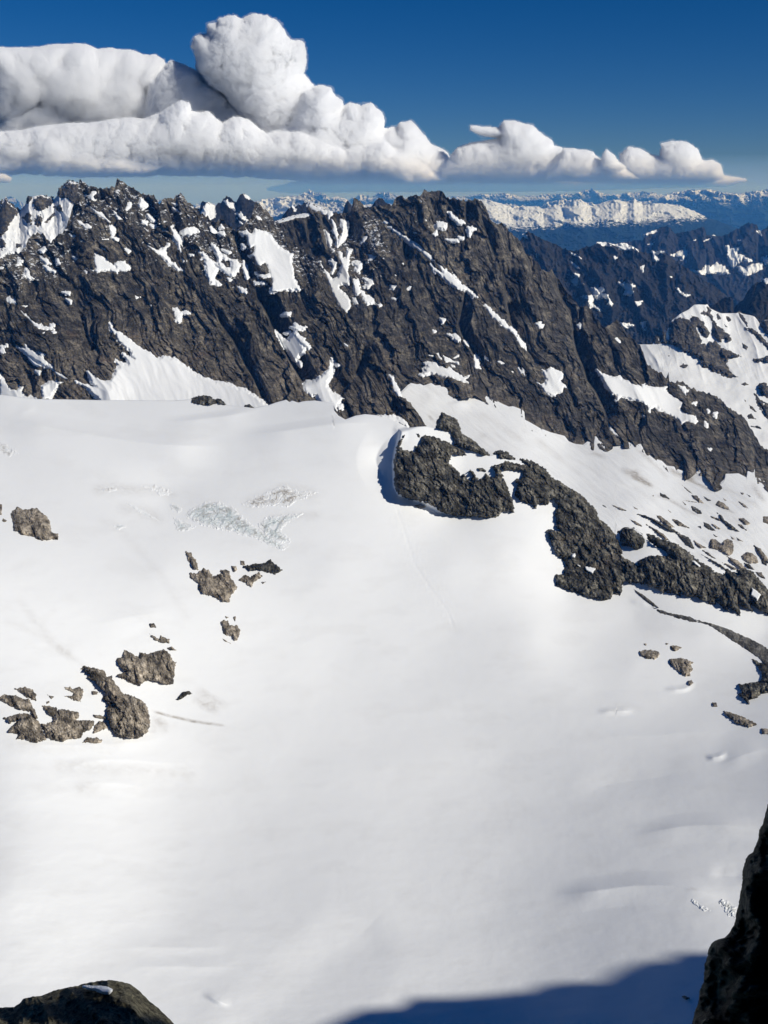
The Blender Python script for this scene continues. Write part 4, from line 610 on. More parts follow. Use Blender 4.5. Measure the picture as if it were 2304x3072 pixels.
OC = [
 ("S 1450,1310 1530,1300 1600,1290 1620,1240 1590,1190 1540,1130 1600,1150 1700,1200 1700,1365 1610,1380 1580,1410 1520,1420 1530,1470 1490,1420 1440,1380 1480,1370", 'dark blocky outcrop at the right edge just under the moraine strip', 9, M_CRAG),
 ("S 745,1075 790,1065 850,1070 885,1080 885,1110 860,1130 800,1130 760,1110", 'oval grey outcrop, leftmost of the three in the right snow slope', 5, M_SLAB),
 ("S 960,1035 1010,1035 1045,1050 1000,1078 975,1065", 'small triangular outcrop above the brown one in the right snow slope', 4, M_SLAB),
 ("S 960,1130 1010,1125 1060,1125 1130,1155 1110,1170 1125,1200 1105,1225 1105,1250 1070,1255 1030,1225 985,1190 960,1160", 'brown-grey outcrop tapering downward in the right snow slope', 7, M_SLAB),
 ("S 1090,1285 1115,1280 1130,1300 1105,1320 1090,1310", 'small reddish boulder sitting on the curved snow lip', 4, M_SLAB),
 ("S 1345,1500 1400,1510 1450,1530 1500,1550 1585,1595 1520,1620 1480,1600 1430,1590 1400,1560 1360,1530", 'elongated brown outcrop low near the right edge', 5, M_SLAB),
 ("S 1260,1440 1290,1440 1300,1470 1270,1470", 'small oval boulder up left of the elongated brown outcrop', 3, M_SLAB),
 ("S 1610,1625 1640,1625 1690,1640 1690,1665 1620,1665", 'small broken rock at the right edge below the elongated brown outcrop', 3, M_SLAB),
 ("S 775,1018 795,1020 793,1036 780,1032", 'tiny boulder above the oval grey outcrop', 2, M_SLAB),
 ("S 930,1016 952,1020 945,1030 934,1028", 'tiny boulder left of the small triangular outcrop', 2, M_SLAB),
 ("S 600,230 640,200 700,205 760,250 785,290 770,340 720,355 660,330 620,325 605,290", 'rounded dark knob of rock between the two long rock ribs', 12, M_CRAG),
 ("P 410,985 450,972 500,975 525,1000 470,1015 430,1000", 'flat slab of rock on the snow just under the crag', 3, M_SLAB),
 ("P 1030,615 1080,605 1125,635 1120,650 1060,640", 'little rock island in the snow saddle on top of the crag', 4, M_CRAG),
 ("P 425,268 450,270 468,290 460,312 440,298", 'pair of small stones on the snow cap of the crag', 2, M_CRAG),
 ("Q 50,600 85,565 120,580 180,570 220,600 250,640 255,690 290,700 290,725 210,735 160,715 100,700 65,680 65,640", 'big isolated brown outcrop high on the left snow slope', 9, M_SLAB),
 ("Q -20,545 10,555 8,605 -20,605", 'rock sliver at the left edge above the two brown cobbles', 4, M_SLAB),
 ("Q 15,622 35,635 20,642 10,635", 'small stone at the left edge beside the big isolated outcrop', 2, M_SLAB),
 ("Q 920,785 950,795 975,830 990,880 965,875 945,845 935,820", 'tall slim outcrop under the left end of the icefall', 6, M_SLAB),
 ("Q 940,895 980,895 1010,870 1040,880 1060,910 1100,900 1095,875 1140,880 1150,920 1180,960 1175,980 1150,1000 1140,1040 1100,1035 1060,1010 1010,1000 985,970 990,950 950,920", 'ragged brown outcrop cluster with snow pockets below the icefall', 8, M_SLAB),
 ("Q 1152,860 1175,860 1180,880 1165,893", 'small block right of the ragged outcrop cluster', 4, M_SLAB),
 ("Q 1195,832 1215,835 1222,855 1200,855", 'small block above the left end of the bar-shaped outcrop', 3, M_SLAB),
 ("Q 1210,860 1260,850 1310,845 1345,825 1370,850 1405,880 1370,900 1320,890 1290,880 1240,885", 'bar-shaped dark outcrop directly under the tip of the icefall', 7, M_CRAG),
 ("Q 1185,930 1220,900 1245,915 1290,890 1305,910 1260,945 1250,965 1210,940", 'broken outcrop just below the bar-shaped one', 5, M_SLAB),
 ("Q 1300,940 1325,937 1308,950", 'tiny stone right of the broken outcrop under the icefall', 2, M_SLAB),
 ("F 690,1262 760,1232 840,1228 900,1228 930,1262 985,1275 990,1295 930,1325 840,1330 760,1312 700,1298", 'blocky dark outcrop on the snow crest at upper left', 9, M_CRAG),
 ("F 990,1262 1030,1268 1095,1328 1010,1315", 'wedge of rock at the right end of the blocky crest outcrop', 6, M_CRAG),
 ("F 1325,1337 1370,1328 1415,1358", 'low dark stone on the snow crest further right', 3, M_CRAG),
 ("R 500,530 520,515 590,525 650,545 665,580 700,570 700,600 740,650 760,680 850,710 910,750 925,800 935,880 915,930 860,965 790,960 720,950 690,900 665,840 660,780 680,760 640,720 655,680 620,650 590,610 540,585 560,570 520,545", 'largest brown outcrop at lower left, ending in a rounded dome', 14, M_SLAB),
 ("R 720,470 760,455 775,415 810,430 860,460 870,430 920,440 980,420 1020,410 1060,440 1070,480 1095,490 1085,550 1080,630 1030,630 980,615 910,605 870,635 820,625 760,590 725,570 780,550 735,510", 'jagged brown outcrop above and right of the domed one', 10, M_SLAB),
 ("R -20,710 40,690 110,700 150,720 180,720 200,760 225,800 235,840 205,840 190,800 130,790 70,765 20,740", 'upper left-edge outcrop slanting toward the lower cluster', 6, M_SLAB),
 ("R 95,655 150,645 200,660 225,690 225,730 180,715 140,690", 'small leaning outcrop topmost of the left-edge cluster', 5, M_SLAB),
 ("R 15,840 80,820 150,805 200,820 240,860 260,900 290,975 210,995 150,970 100,970 110,935 50,930 50,905 90,880 110,850 60,875 40,850", 'smooth brown slab outcrop lowest at the left edge', 8, M_SLAB),
 ("R 260,760 350,770 355,800 370,780 430,790 490,800 490,840 470,850 590,855 575,905 520,925 500,965 430,970 390,985 320,975 290,960 270,910 250,880 330,860 330,830 300,820", 'blocky brown outcrop between the left-edge slab and the domed outcrop', 8, M_SLAB),
 ("R 590,880 620,855 660,860 670,900 620,920 580,935", 'small block touching the left side of the domed outcrop', 5, M_SLAB),
 ("R 515,990 540,960 600,960 650,980 600,995", 'flat lens of rock just below the blocky brown outcrop', 3, M_SLAB),
 ("R 405,645 440,645 450,660 490,645 518,660 515,700 500,735 460,730 430,710 385,705 450,695 460,680 410,660", 'crooked small outcrop above the blocky brown one', 4, M_SLAB),
 ("R 295,693 335,705 320,720", 'small flat stone left of the crooked outcrop', 2, M_SLAB),
 ("R 285,735 305,732 305,745 292,750", 'tiny round stone below the small flat stone at left', 2, M_SLAB),
 ("R 567,668 610,675 605,693 575,692", 'oval stone left of the domed outcrop', 3, M_SLAB),
 ("R 570,815 610,820 660,828 660,848 600,838", 'narrow stepped rock left of the dome of the largest outcrop', 3, M_SLAB),
 ("R 930,316 960,330 990,350 1000,325 1055,350 1050,372 1010,372 960,352", 'thin curved rock above the jagged brown outcrop', 4, M_SLAB),
 ("R 928,250 960,248 972,275 938,278", 'single small rock, topmost of the group above the jagged outcrop', 3, M_SLAB),
 ("R 1038,400 1070,393 1098,417 1060,417", 'small spiky rock touching the top right of the jagged outcrop', 3, M_SLAB),
 ("R 1370,240 1400,228 1420,240 1430,260 1480,265 1495,290 1480,350 1460,360 1445,330 1410,320 1385,310 1385,280", 'lone upright grey outcrop below the ragged cluster', 6, M_SLAB),
 ("R 1400,203 1425,212 1410,220", 'tiny stone above the lone upright outcrop', 2, M_SLAB),
 ("R 1450,210 1468,203 1466,247", 'small tooth of rock above right of the lone upright outcrop', 2, M_SLAB),
 ("R 1378,338 1437,375 1400,362", 'thin sliver below the lone upright outcrop', 2, M_SLAB),
 ("R 1100,720 1130,680 1180,668 1197,685 1150,700 1120,728", 'dark rock at the head of the brown stained snow', 4, M_CRAG),
 ("T 690,1975 720,1965 760,1990 725,2005", 'small dark boulder lying inside the big blue shadow', 1.5, M_CRAG),
]
for i, (sp, lab, h, mt) in enumerate(OC):
    P = pts(sp); sz = max(P.max(0)-P.min(0))
    outcrop('rock_outcrop' if sz > 22 else 'boulder', P, lab, 'rock outcrop' if sz > 22 else 'boulder', mt, h, seed=i, rag=3 if sz > 40 else 1.5, step=1.5 if sz > 40 else 1.2, group='rocks showing through the glacier snow', pale=.1 if mt is M_SLAB else 0)
# rocks melting out of the valley glacier: told apart by size and row
def t_valley(U, V): return Q3(U, V) - valley_rel(U, V)
VR = polys(VAL_ROCKS)
for i, P in enumerate(VR):
    wdt, hgt = P.max(0)-P.min(0); c = P.mean(0)
    slim = wdt > 3.0*hgt or (hgt < 12)
    size = 'tiny' if max(wdt, hgt) < 17 else 'small' if max(wdt, hgt) < 34 else 'mid-sized' if max(wdt, hgt) < 60 else 'large'
    row = 'just under the central ridge wall' if c[1] < 1490 else 'halfway down the valley glacier' if c[1] < 1560 else 'low on the valley glacier'
    side = 'at the right edge' if c[0] > 2230 else 'toward the right' if c[0] > 2120 else 'in the middle group' if c[0] > 1990 else 'toward the left end'
    outcrop('rock_outcrop', P, '%s %s rock %s, %s' % (size, 'slim' if slim else 'rounded', row, side), 'rock outcrop', M_SLAB if i % 3 else M_CRAG, 2.5 + .12*max(wdt, hgt), tf=t_valley, group='rocks melting out of the valley glacier', seed=i, rag=1.6, step=1.3, pale=.15, scale=1)

# bare glacier ice where the snow has peeled away
for i, P in enumerate(ICE):
    sz = max(P.max(0)-P.min(0))
    def ice_t(U, V): return t_glacier(U, V)
    def off(S, U, V, s_):
        U = U + 9*fbm(U/28, V/28, 3, 5); V = V + 7*fbm(U/24, V/24, 3, 6)
        a = ridged((U+V*.5)/34, (V-U*.4)/9, 4, 55); b = ridged((U*.6+V)/12, (U-V*.6)/50, 3, 56)
        return np.clip(S*.3, -1.2, .35) + (.7*(a-.5) + .6*(b-.5))*sstep(-1, 6, S)
    o = patch('ice_patch', P, 1.4, ice_t, off, M_ICE, rag=6, ragscale=10, seed=i,
        attrf=lambda U, V, i=i, P=P: dict(dirt=sstep(-2, 16, sdf(U, V, P)+5*fbm(U/9, V/9, 3, 2))*np.clip(.12*ridged((U+V*.5)/30, (V-U*.4)/8, 4, 55) + 1.0*sstep(.84, 1.08, ridged((U+V*1.6+26*fbm(U/40, V/40, 3, 8))/44, (V-U*.25)/70, 2, 64)) + .8*sstep(.80, 1.05, ridged((U*.7+V*.6)/90, (V-U*.3+16*fbm(U/30, V/30, 3, 9))/22, 3, 58)) + (.12 if i in (1, 4, 5, 9) else -.05), 0, 1), ice=sstep(-2, 18, sdf(U, V, P)+5*fbm(U/9, V/9, 3, 2))*(.1 if i in (1, 4, 5, 9) else .8)))
    side = ['main bluish ice patch in the middle of the icefall', 'brownish bare ice patch at the upper right of the icefall', 'cracked ice patch at the lower right tip of the icefall', 'small pale blue ice patch left of the main one', 'thin grey ice streak at the top left of the icefall', 'small dusty ice patch far left of the icefall', 'long slim ice crack left of the main ice patch', 'little ringed ice patch at the upper left of the main one', 'faint dusty ice patch low left of the icefall', 'dirty wind scoop in the snow at the upper left edge', 'left crevasse wall on the big snow lip at lower right', 'right crevassed ice on the snow lip beside the black cliff', 'ice step half hidden by the black cliff'][i]
    if o: tag(o, side, 'ice patch', 'bare ice patches of the glacier')

# ------------------------------------------------------------------ the summit the photographer stands on
def near_wall():
    edge = pts("T 1480,100 1433,320 1410,400 1385,500 1355,545 1350,620 1300,740 1258,762 1230,830 1216,890 1210,1000 1180,1180 1160,1260 1148,1340 1108,1420 1058,1475 980,1488 940,1530 918,1580 910,1640 888,1700 882,1840 845,1930 838,2010 800,2120 775,2230 700,2600")
    nr, nc = 240, 110
    vv = np.linspace(2250, 3400, nr); ed = np.interp(vv, edge[:, 1], edge[:, 0]) + 2.2*fbm(vv/9, vv*0, 3, 6)
    s = np.linspace(0, 1, nc)[None]
    U = ed[:, None] + s**1.4*1500; V = np.repeat(vv[:, None], nc, 1)
    T = 9.0 - 2.2*s**.5 - .5*(ridged(U/140, V/180, 4, 6)-.5)*sstep(0, .08, s) - .12*ridged(U/30, V/34, 3, 7)
    P = world(U, V, T)
    back = []
    for k in range(8, 0, -1):        # the hidden side curves away behind the edge
        back.append(world(U[:, 0]+6*k+k*k*4, V[:, 0], T[:, 0]+.35*k))
    P = np.concatenate([np.stack(back, 1), P], 1)
    return mesh_obj('cliff', P.reshape(-1, 3), grid_faces(nr, nc+8), M_NEAR, dict(pale=np.zeros(P[..., 0].size), dust=np.zeros(P[..., 0].size)))
tag(near_wall(), 'black shaded cliff edge close by at the lower right', kind='structure')

def pinnacle():
    global PINT
    crest = curve("U -60,395 60,390 85,375 100,355 140,345 180,342 230,320 280,308 340,297 370,287 430,277 475,273 520,280 560,290 600,318 640,360 690,400 730,440 770,480 900,640")
    nc, nr = 300, 190
    u = np.linspace(-45, 600, nc); tp = crest(u) + 1.5*fbm(u/12, u*0, 3, 2)
    s = np.linspace(0, 1, nr)[:, None]; V = tp[None]*(1-s) + 3330*s; U = np.repeat(u[None], nr, 0)
    r = .45*(ridged(U/120, V/150, 3, 16)-.5) + .16*ridged(U/28, V/34, 4, 17) + .12*billow(U/22, V/22, 18)
    def tfun(U, V): 
        c = crest(U); return 47 - 13*np.clip((V-c)/420, 0, 1)**.8 
    T = tfun(U, V) - r
    PINT = lambda U, V: tfun(U, V) - (.45*(ridged(U/120, V/150, 3, 16)-.5) + .16*ridged(U/28, V/34, 4, 17) + .12*billow(U/22, V/22, 18))
    P = world(U, V, T); b = []
    for k in range(10, 0, -1):
        q = world(U[0], V[0]+4*k+2*k*k, T[0]+1.2*k); b.append(q)
    P = np.concatenate([np.array(b), P], 0)
    o = mesh_obj('rock_pinnacle', P.reshape(-1, 3), grid_faces(nr+10, nc), M_NEAR, dict(pale=np.zeros(P[..., 0].size), dust=np.zeros(P[..., 0].size)))
    tag(o, 'mossy brown rock pinnacle poking up at the lower left corner, half in shadow', 'rock pinnacle')
    patch('snow_patch', pts("U 362,302 400,303 440,303 468,308 482,318 470,332 440,328 410,314 380,310"), 1.5, lambda U, V: tfun(U, V)-1.0, lambda S, U, V, sz: np.clip(S*.12, -.6, .5)+.2, M_SNOWP, parent=o, rag=1)
pinnacle()

# the summit ridge whose shadow lies on the glacier
def summit_ridge():
    edge = pts("U 1380,480 1480,430 1560,400 1659,393 V 60,390 120,350 300,348 460,335 560,325 620,320 680,295 780,282 870,285 920,290 1000,235 1060,210 1110,195 1210,190 1250,160 1340,155 1395,165 1480,140 1600,150 1800,130")
    U = np.interp(np.linspace(0, 1, 200), np.linspace(0, 1, len(edge)), edge[:, 0]); V = np.interp(np.linspace(0, 1, 200), np.linspace(0, 1, len(edge)), edge[:, 1])
    G = world(U, V, t_glacier(U, V))
    s = (ZC + 45 - G[:, 2])/TOSUN[2]
    Cr = G + TOSUN*s[:, None]
    d = np.gradient(Cr[:, :2], axis=0); d /= np.linalg.norm(d, axis=1)[:, None]+1e-9
    d = np.repeat((Cr[-1, :2]-Cr[0, :2])[None], 200, 0); d /= np.linalg.norm(d[0]); nrm = np.stack([d[:, 1], -d[:, 0]], 1)
    # carry the crest on past both ends
    rows = []
    prof = [(-1, -650, 330), (-.7, -380, 200), (-.4, -160, 90), (-.15, -50, 30), (-.05, -14, 9), (0, 0, 0), (.05, -14, 8), (.15, -60, 22), (.4, -190, 60), (.7, -360, 105), (1, -640, 170)]
    n2 = 40
    ext0 = Cr[:1] + np.linspace(-260, -8, n2)[:, None]*np.array([[d[0, 0], d[0, 1], 0]]); ext0[:, 2] += 25*fbm(np.linspace(0, 5, n2), np.zeros(n2), 3, 4) - np.linspace(40, 0, n2)
    ext1 = Cr[-1:] + np.linspace(8, 500, n2)[:, None]*np.array([[d[0, 0], d[0, 1], 0]]); ext1[:, 2] += 20*fbm(np.linspace(0, 6, n2), np.zeros(n2), 3, 9)
    A = np.concatenate([ext0, Cr, ext1]); nn = np.repeat(nrm[:1], len(A), 0)
    for k, dz, off in prof:
        r = A.copy(); sg = 1 if k > 0 else -1
        r[:, :2] += nn*off*sg*-1; r[:, 2] += dz
        if k: r += (fbm(np.arange(len(A))/18.0, np.full(len(A), k*9), 4, 12)*off*.22)[:, None]*np.array([.6, .6, .4])
        rows.append(r)
    P = np.array(rows)
    o = mesh_obj('summit_ridge', P.reshape(-1, 3), grid_faces(len(prof), len(A)), M_CRAG, dict(pale=np.zeros(P[..., 0].size), dust=np.zeros(P[..., 0].size)))
    tag(o, 'shaded rock ridge of the summit beside the viewer', kind='structure')
summit_ridge()

def near_shade(name, edge, tf, dist, rise, ext, label):
    """unseen rocks added between the ledge and the sun to cast shade"""
    n = 120; x = np.linspace(0, 1, n); q = np.linspace(0, 1, len(edge))
    U = np.interp(x, q, edge[:, 0]); V = np.interp(x, q, edge[:, 1]) + 3*fbm(x*14, x*0, 3, 3)
    G = world(U, V, tf(U, V)); A = G + TOSUN*dist
    d = A[-1]-A[0]; d[2] = 0; d /= np.linalg.norm(d); nr = np.array([TOSUN[0], TOSUN[1], 0])
    e0 = A[:1] - np.linspace(ext[0], .3, 20)[:, None]*d; e1 = A[-1:] + np.linspace(.3, ext[1], 20)[:, None]*d
    e0[:, 2] += rise[0]*np.linspace(1, 0, 20)**.7; e1[:, 2] += rise[1]*np.linspace(0, 1, 20)**.7
    A = np.concatenate([e0, A, e1]); rows = []
    for k, dz in [(-3, -40), (-2, -14), (-1, -4), (-.3, -.8), (0, 0), (.3, -.6), (1, -3), (2, -12), (3, -40)]:
        r = A + nr*k*1.6; r[:, 2] += dz
        if k: r += (fbm(np.arange(len(A))/9.0, np.full(len(A), k*7), 3, 12)*.5)[:, None]*np.array([.6, .6, .5])
        rows.append(r)
    P = np.array(rows)
    o = mesh_obj(name, P.reshape(-1, 3), grid_faces(len(rows), len(A)), M_NEAR, dict(pale=np.zeros(P[..., 0].size), dust=np.zeros(P[..., 0].size)))
    tag(o, label, kind='structure')
near_shade('shade_rocks', pts("U 60,395 140,400 190,372 250,352 330,372 420,380 500,418 560,452 620,420 700,440 760,470"), lambda U, V: PINT(U, V), 56, (4, 2), (3, 30), 'unseen rocks added beside the viewer to shade the pinnacle')  # added out of view; crest shaped to throw the shadow edge on the pinnacle
def near_block():  # unseen block added on the sun side to keep the near cliff in shade
    a, b = np.meshgrid(np.linspace(-16, 13, 60), np.linspace(-30, 14, 80))
    top = 10 + 3*fbm(a/5, a*0, 3, 8)
    z = np.minimum(b, top); c = np.array([13.5, 1.0])
    dd = .8*fbm(a/4, b/5, 4, 19) + .3*billow(a/1.5, b/2, 4) - .05*(z+30)
    def side(sg):
        w = sg*(1.5 + dd*-.6 + .05*(14-z)*2); w = np.where(b > top, sg*.2, w)
        return np.stack([c[0]+a*.407+w*.913, c[1]+a*.913-w*.407, ZC+z], -1)
    P = np.concatenate([side(-1), side(1)[::-1]], 0)
    o = mesh_obj('shade_rocks', P.reshape(-1, 3), grid_faces(160, 60), M_NEAR, dict(pale=np.zeros(P[..., 0].size), dust=np.zeros(P[..., 0].size)))
    tag(o, 'unseen block added close on the right to shade the cliff', kind='structure')
near_block()
# ------------------------------------------------------------------ clouds
def cloud_mat(dens=.014):
    m = NT('cloud'); p = m.pos((.0006,)*3)
    v = m.n('ShaderNodeVolumePrincipled'); v.inputs['Color'].default_value = (1, .992, .97, 1); v.inputs['Density'].default_value = dens
    v.inputs['Absorption Color'].default_value = (1, 1, 1, 1); v.inputs['Anisotropy'].default_value = 0
    m.t.links.new(v.outputs[0], m.out.inputs['Volume']); return m.m
    b = m.principled((.94, .94, .94), 1.0, m.bump(m.noise(p, 1, 7, .6), 260, .7), 0)
    b.inputs['Subsurface Weight'].default_value = 0.6; b.inputs['Subsurface Radius'].default_value = (1, 1, 1); b.inputs['Subsurface Scale'].default_value = 900
    return m.m
M_CLOUD = cloud_mat(); M_VEIL = cloud_mat(.0008)
import bmesh
def outward(o):
    bm = bmesh.new(); bm.from_mesh(o.data); bmesh.ops.recalc_face_normals(bm, faces=bm.faces); bm.to_mesh(o.data); bm.free(); return o
def cloud(spec, dist, thick, label, seed, soft=1.0, k=1.0, step=2.1, det=1.0):
    P = pts(spec); px = dist/F
    lo = P.min(0)-26; hi = P.max(0)+26
    nc = int((hi[0]-lo[0])/step)+2; nr = int((hi[1]-lo[1])/step)+2
    U, V = np.meshgrid(np.linspace(lo[0], hi[0], nc), np.linspace(lo[1], hi[1], nr))
    wx = 6*fbm(U/30, V/30, 3, seed); wy = 6*fbm(U/30, V/30, 3, seed+1)
    u, v = U+wx, V+wy
    B = [(70*k, .30), (36*k, .34), (20*k, .44*det), (12*k, .50*det), (7.5*k, .55*det), (4.6*k, .45*det)]
    bil = sum(a*s_*billow(u/s_+i*3.3, v/s_+i*1.7, seed+i*7) for i, (s_, a) in enumerate((b[0], b[1]) for b in B))
    S = sdf(U, V, P) + soft*.72*(bil-34*k)
    D = np.clip(S, 0, None)
    Hh = px*(thick*(1-np.exp(-D/55.0)) + np.sqrt(D+.01)*3.0 + bil*2.7*(1-np.exp(-D/8.0)))
    shells = []
    for grow, hk in ((0, 1.0), (6*soft**.5, 1.04)):
        Sg = S + grow*(1 + .5*fbm(U/22, V/15, 3, seed+60)) if grow else S
        shells.append((Sg, Hh*hk if not grow else np.where(Sg > 0, Hh*hk + px*np.sqrt(np.clip(Sg, 0, None))*4.5, 0)))
    o = None
    for q, (S, Hh) in enumerate(shells):
        o = cloud_shell(S, Hh, U, V, nr, nc, dist, q, o)
    tag(o, label, 'cloud', 'cumulus clouds along the horizon'); return o
def cloud_shell(S, Hh, U, V, nr, nc, dist, q, parent):
    k_ = S > 0; Hh = np.where(k_, Hh, 0)
    keep = k_[:-1, :-1] | k_[1:, :-1] | k_[1:, 1:] | k_[:-1, 1:]
    f = grid_faces(nr, nc, keep)
    front = world(U, V, dist-Hh); rear = world(U, V, dist+Hh*.7)
    n = front.reshape(-1, 3).shape[0]
    co = np.concatenate([front.reshape(-1, 3), rear.reshape(-1, 3)]); rear_id = np.where(k_.ravel(), np.arange(n)+n, np.arange(n)); f = np.concatenate([f, rear_id[f[:, ::-1]]])
    co, f, _ = compact(co, f, {})
    o = mesh_obj('veil' if q else 'cloud', co, f, M_VEIL if q else M_CLOUD); outward(o)
    if q: o.parent = parent; return parent
    return o
cloud("W -60,205 130,210 200,200 290,188 370,192 420,215 490,203 560,215 620,238 670,240 705,260 715,290 715,420 700,520 600,620 -60,640", 66000, 60, 'broad smooth white cloud bank at the left edge', 3, soft=.45, k=1.6, det=.45)
cloud("W 700,300 740,268 800,290 860,320 880,350 960,400 1040,480 1100,560 900,620 600,600 640,350", 62800, 26, 'grey shaded cloud between the left bank and the tall tower', 11, soft=.5, k=1.0)
cloud("W 850,165 900,150 910,112 960,87 1010,77 1040,92 1090,74 1150,77 1200,107 1225,150 1250,177 1300,187 1310,240 1306,290 1298,320 1335,370 1370,400 1360,520 1300,620 1150,640 1060,520 980,410 905,365 872,320 857,290 852,240 840,200", 61000, 90, 'tall cauliflower cumulus tower, highest of the clouds', 21, k=.85)
cloud("W 1320,400 1380,377 1420,387 1430,412 1470,442 1480,472 1510,452 1560,467 1600,457 1640,492 X 0,120 20,127 60,132 80,102 110,100 158,142 183,182 200,202 250,222 280,252 320,290 340,340 100,370 W 1500,760 1100,740 1100,600 1250,540", 58000, 70, 'sloping white cumulus shoulder right of the tall tower', 31, k=.7)
cloud("W -60,580 100,572 180,552 300,542 440,532 540,517 620,522 700,492 780,442 810,452 820,492 900,492 960,542 1010,512 1060,522 1150,582 1300,572 1500,640 1659,610 X 100,250 200,300 270,350 100,368 W 1659,762 1400,772 1200,765 900,750 600,752 350,757 100,742 -60,762", 55500, 60, 'long low lumpy cloud bank along the left half of the horizon', 41, k=.62)
cloud("W 140,640 170,600 220,590 300,640 340,620 380,650 450,680 540,680 600,700 700,720 650,752 400,756 200,752 120,720", 54000, 30, 'nearest low puffs of cloud above the left ridge', 47, k=.5)
cloud("X 290,245 320,212 350,200 380,190 440,180 500,172 500,160 430,150 375,128 378,114 430,120 500,125 520,95 560,95 600,105 640,115 680,150 720,175 730,200 765,210 760,260 760,340 600,352 250,350 250,300", 55000, 36, 'pinkish cumulus right of centre with a wisp on its left', 51, k=.45, soft=.8)
cloud("X 700,340 740,262 780,212 850,217 900,227 940,270 990,280 1040,292 1100,340 900,352", 53500, 26, 'small grey-bottomed cumulus right of the pinkish one', 61, k=.4, soft=.8)
cloud("X 160,330 200,262 260,250 300,262 350,232 400,240 430,330 300,350", 56000, 24, 'low cumulus joining the white shoulder to the right clouds', 95, k=.4, soft=.8)
cloud("X 930,300 945,240 962,217 992,240 1012,268 1045,292 1010,320", 52500, 14, 'slim upright puff between the two small right clouds', 66, k=.32, soft=.7)
cloud("X 1020,300 1022,237 1060,207 1110,217 1150,240 1195,250 1200,192 1250,180 1310,187 1350,212 1368,260 1385,268 1420,264 1450,282 1465,335 1400,352 1100,352", 54500, 26, 'rightmost cumulus with a pink sunlit head', 71, k=.42, soft=.8)
cloud("W -60,750 20,752 50,770 40,785 -60,792", 53000, 6, 'tiny cloud scrap above the left edge of the ridge', 81, k=.3, soft=.4)

cloud("X -500,385 -300,340 -60,330 60,300 160,320 280,290 400,310 520,300 700,310 860,300 1000,315 1150,300 1300,312 1440,325 1560,345 1480,368 1100,380 700,390 300,392 -60,392 -400,398", 56500, 20, 'low continuous band of cloud behind the small right clouds', 91, k=.38, soft=.9)
# ------------------------------------------------------------------ air
bx = np.array([[x, y, z] for x in (-31000, 31000) for y in (-3200, 46500) for z in (-2300, ZC+70)], float)
bf = np.array([[0, 1, 3, 2], [4, 6, 7, 5], [0, 4, 5, 1], [2, 3, 7, 6], [0, 2, 6, 4], [1, 5, 7, 3]])
hm = NT('haze'); vol = hm.n('ShaderNodeVolumePrincipled')
vol.inputs['Color'].default_value = (.09, .36, 1, 1); vol.inputs['Density'].default_value = HAZE
vol.inputs['Absorption Color'].default_value = (1, 1, 1, 1); vol.inputs['Anisotropy'].default_value = 0.0
hm.t.links.new(vol.outputs[0], hm.out.inputs['Volume'])
hz = outward(mesh_obj('haze', bx, bf, hm.m, smooth=False)); tag(hz, 'thin blue air', kind='stuff')

wx_, H_ = 34000.0, 1500.0
wv = np.array([[x, y, z] for x in (-wx_, wx_) for y, z in ((47000, -1500), (50500, -1500), (50500, ZC+H_), (47000, ZC-50))], float)
wf = np.array([[0, 1, 2, 3], [7, 6, 5, 4], [0, 4, 5, 1], [1, 5, 6, 2], [2, 6, 7, 3], [3, 7, 4, 0]])
hm2 = NT('far_haze'); vol = hm2.n('ShaderNodeVolumePrincipled'); vol.inputs['Color'].default_value = (.32, .56, 1, 1); vol.inputs['Density'].default_value = 3.4e-4
vol.inputs['Absorption Color'].default_value = (1, 1, 1, 1); hm2.t.links.new(vol.outputs[0], hm2.out.inputs['Volume'])
tag(outward(mesh_obj('horizon_haze', wv, wf, hm2.m, smooth=False)), 'grey-blue haze bank along the horizon', kind='stuff')
w = bpy.data.worlds.new('World'); scene.world = w; w.use_nodes = True; nt = w.node_tree; nt.nodes.clear()
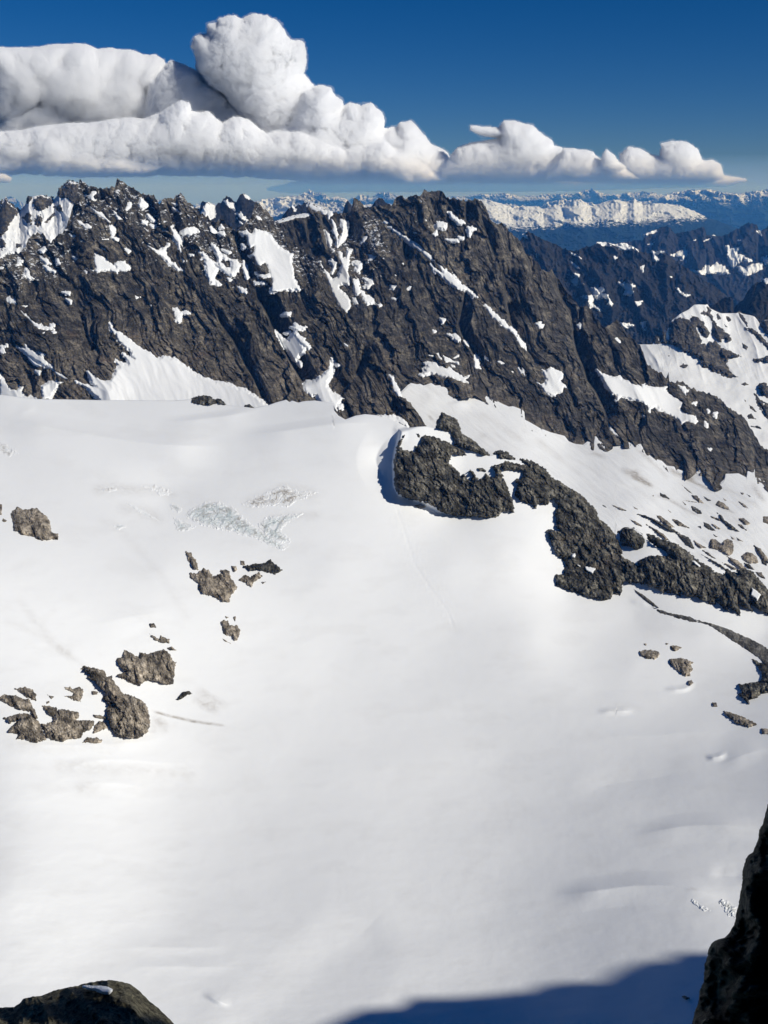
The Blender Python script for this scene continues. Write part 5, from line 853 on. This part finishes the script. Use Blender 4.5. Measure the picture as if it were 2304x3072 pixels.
sky = nt.nodes.new('ShaderNodeTexSky'); sky.sky_type = 'NISHITA'; sky.sun_disc = False
sky.sun_elevation = SUN_EL; sky.sun_rotation = math.atan2(TOSUN[0], TOSUN[1])
sky.altitude = 2600; sky.air_density = 1.0; sky.dust_density = 0; sky.ozone_density = 4.0
hs = nt.nodes.new('ShaderNodeHueSaturation'); hs.inputs['Saturation'].default_value = SKYSAT; hs.inputs['Value'].default_value = 1
bg = nt.nodes.new('ShaderNodeBackground'); bg.inputs['Strength'].default_value = SKYSTR
wo = nt.nodes.new('ShaderNodeOutputWorld')
mul = nt.nodes.new('ShaderNodeMix'); mul.data_type = 'RGBA'; mul.blend_type = 'MULTIPLY'; mul.inputs[0].default_value = 1; mul.inputs[7].default_value = (.53, .67, .92, 1)
nt.links.new(sky.outputs[0], mul.inputs[6]); nt.links.new(mul.outputs[2], hs.inputs['Color']); nt.links.new(hs.outputs[0], bg.inputs[0]); nt.links.new(bg.outputs[0], wo.inputs[0])
sl = bpy.data.lights.new('sun', 'SUN'); sl.energy = SUNSTR; sl.angle = math.radians(.53); sl.color = (1, .97, .90)
so = bpy.data.objects.new('sun', sl); COL.objects.link(so)
from mathutils import Vector
so.rotation_euler = Vector(TOSUN).to_track_quat('Z', 'Y').to_euler(); so.location = (200, -200, 900)

cam = bpy.data.cameras.new('camera'); co_ = bpy.data.objects.new('camera', cam); COL.objects.link(co_)
cam.sensor_fit = 'VERTICAL'; cam.sensor_height = 36.0; cam.lens = 36.0*F/H
co_.location = (0, 0, ZC); co_.rotation_euler = (math.pi/2-PITCH, 0, 0)
cam.clip_start = .5; cam.clip_end = 250000
scene.camera = co_
scene.render.engine = 'CYCLES'
c = scene.cycles; c.use_denoising = True; c.max_bounces = 34; c.diffuse_bounces = 3; c.volume_bounces = 32; c.transparent_max_bounces = 40; c.caustics_reflective = False; c.caustics_refractive = False
vs = scene.view_settings; vs.view_transform = 'Standard'; vs.look = 'None'; vs.gamma = 1; vs.exposure = EXPO; vs.use_curve_mapping = False
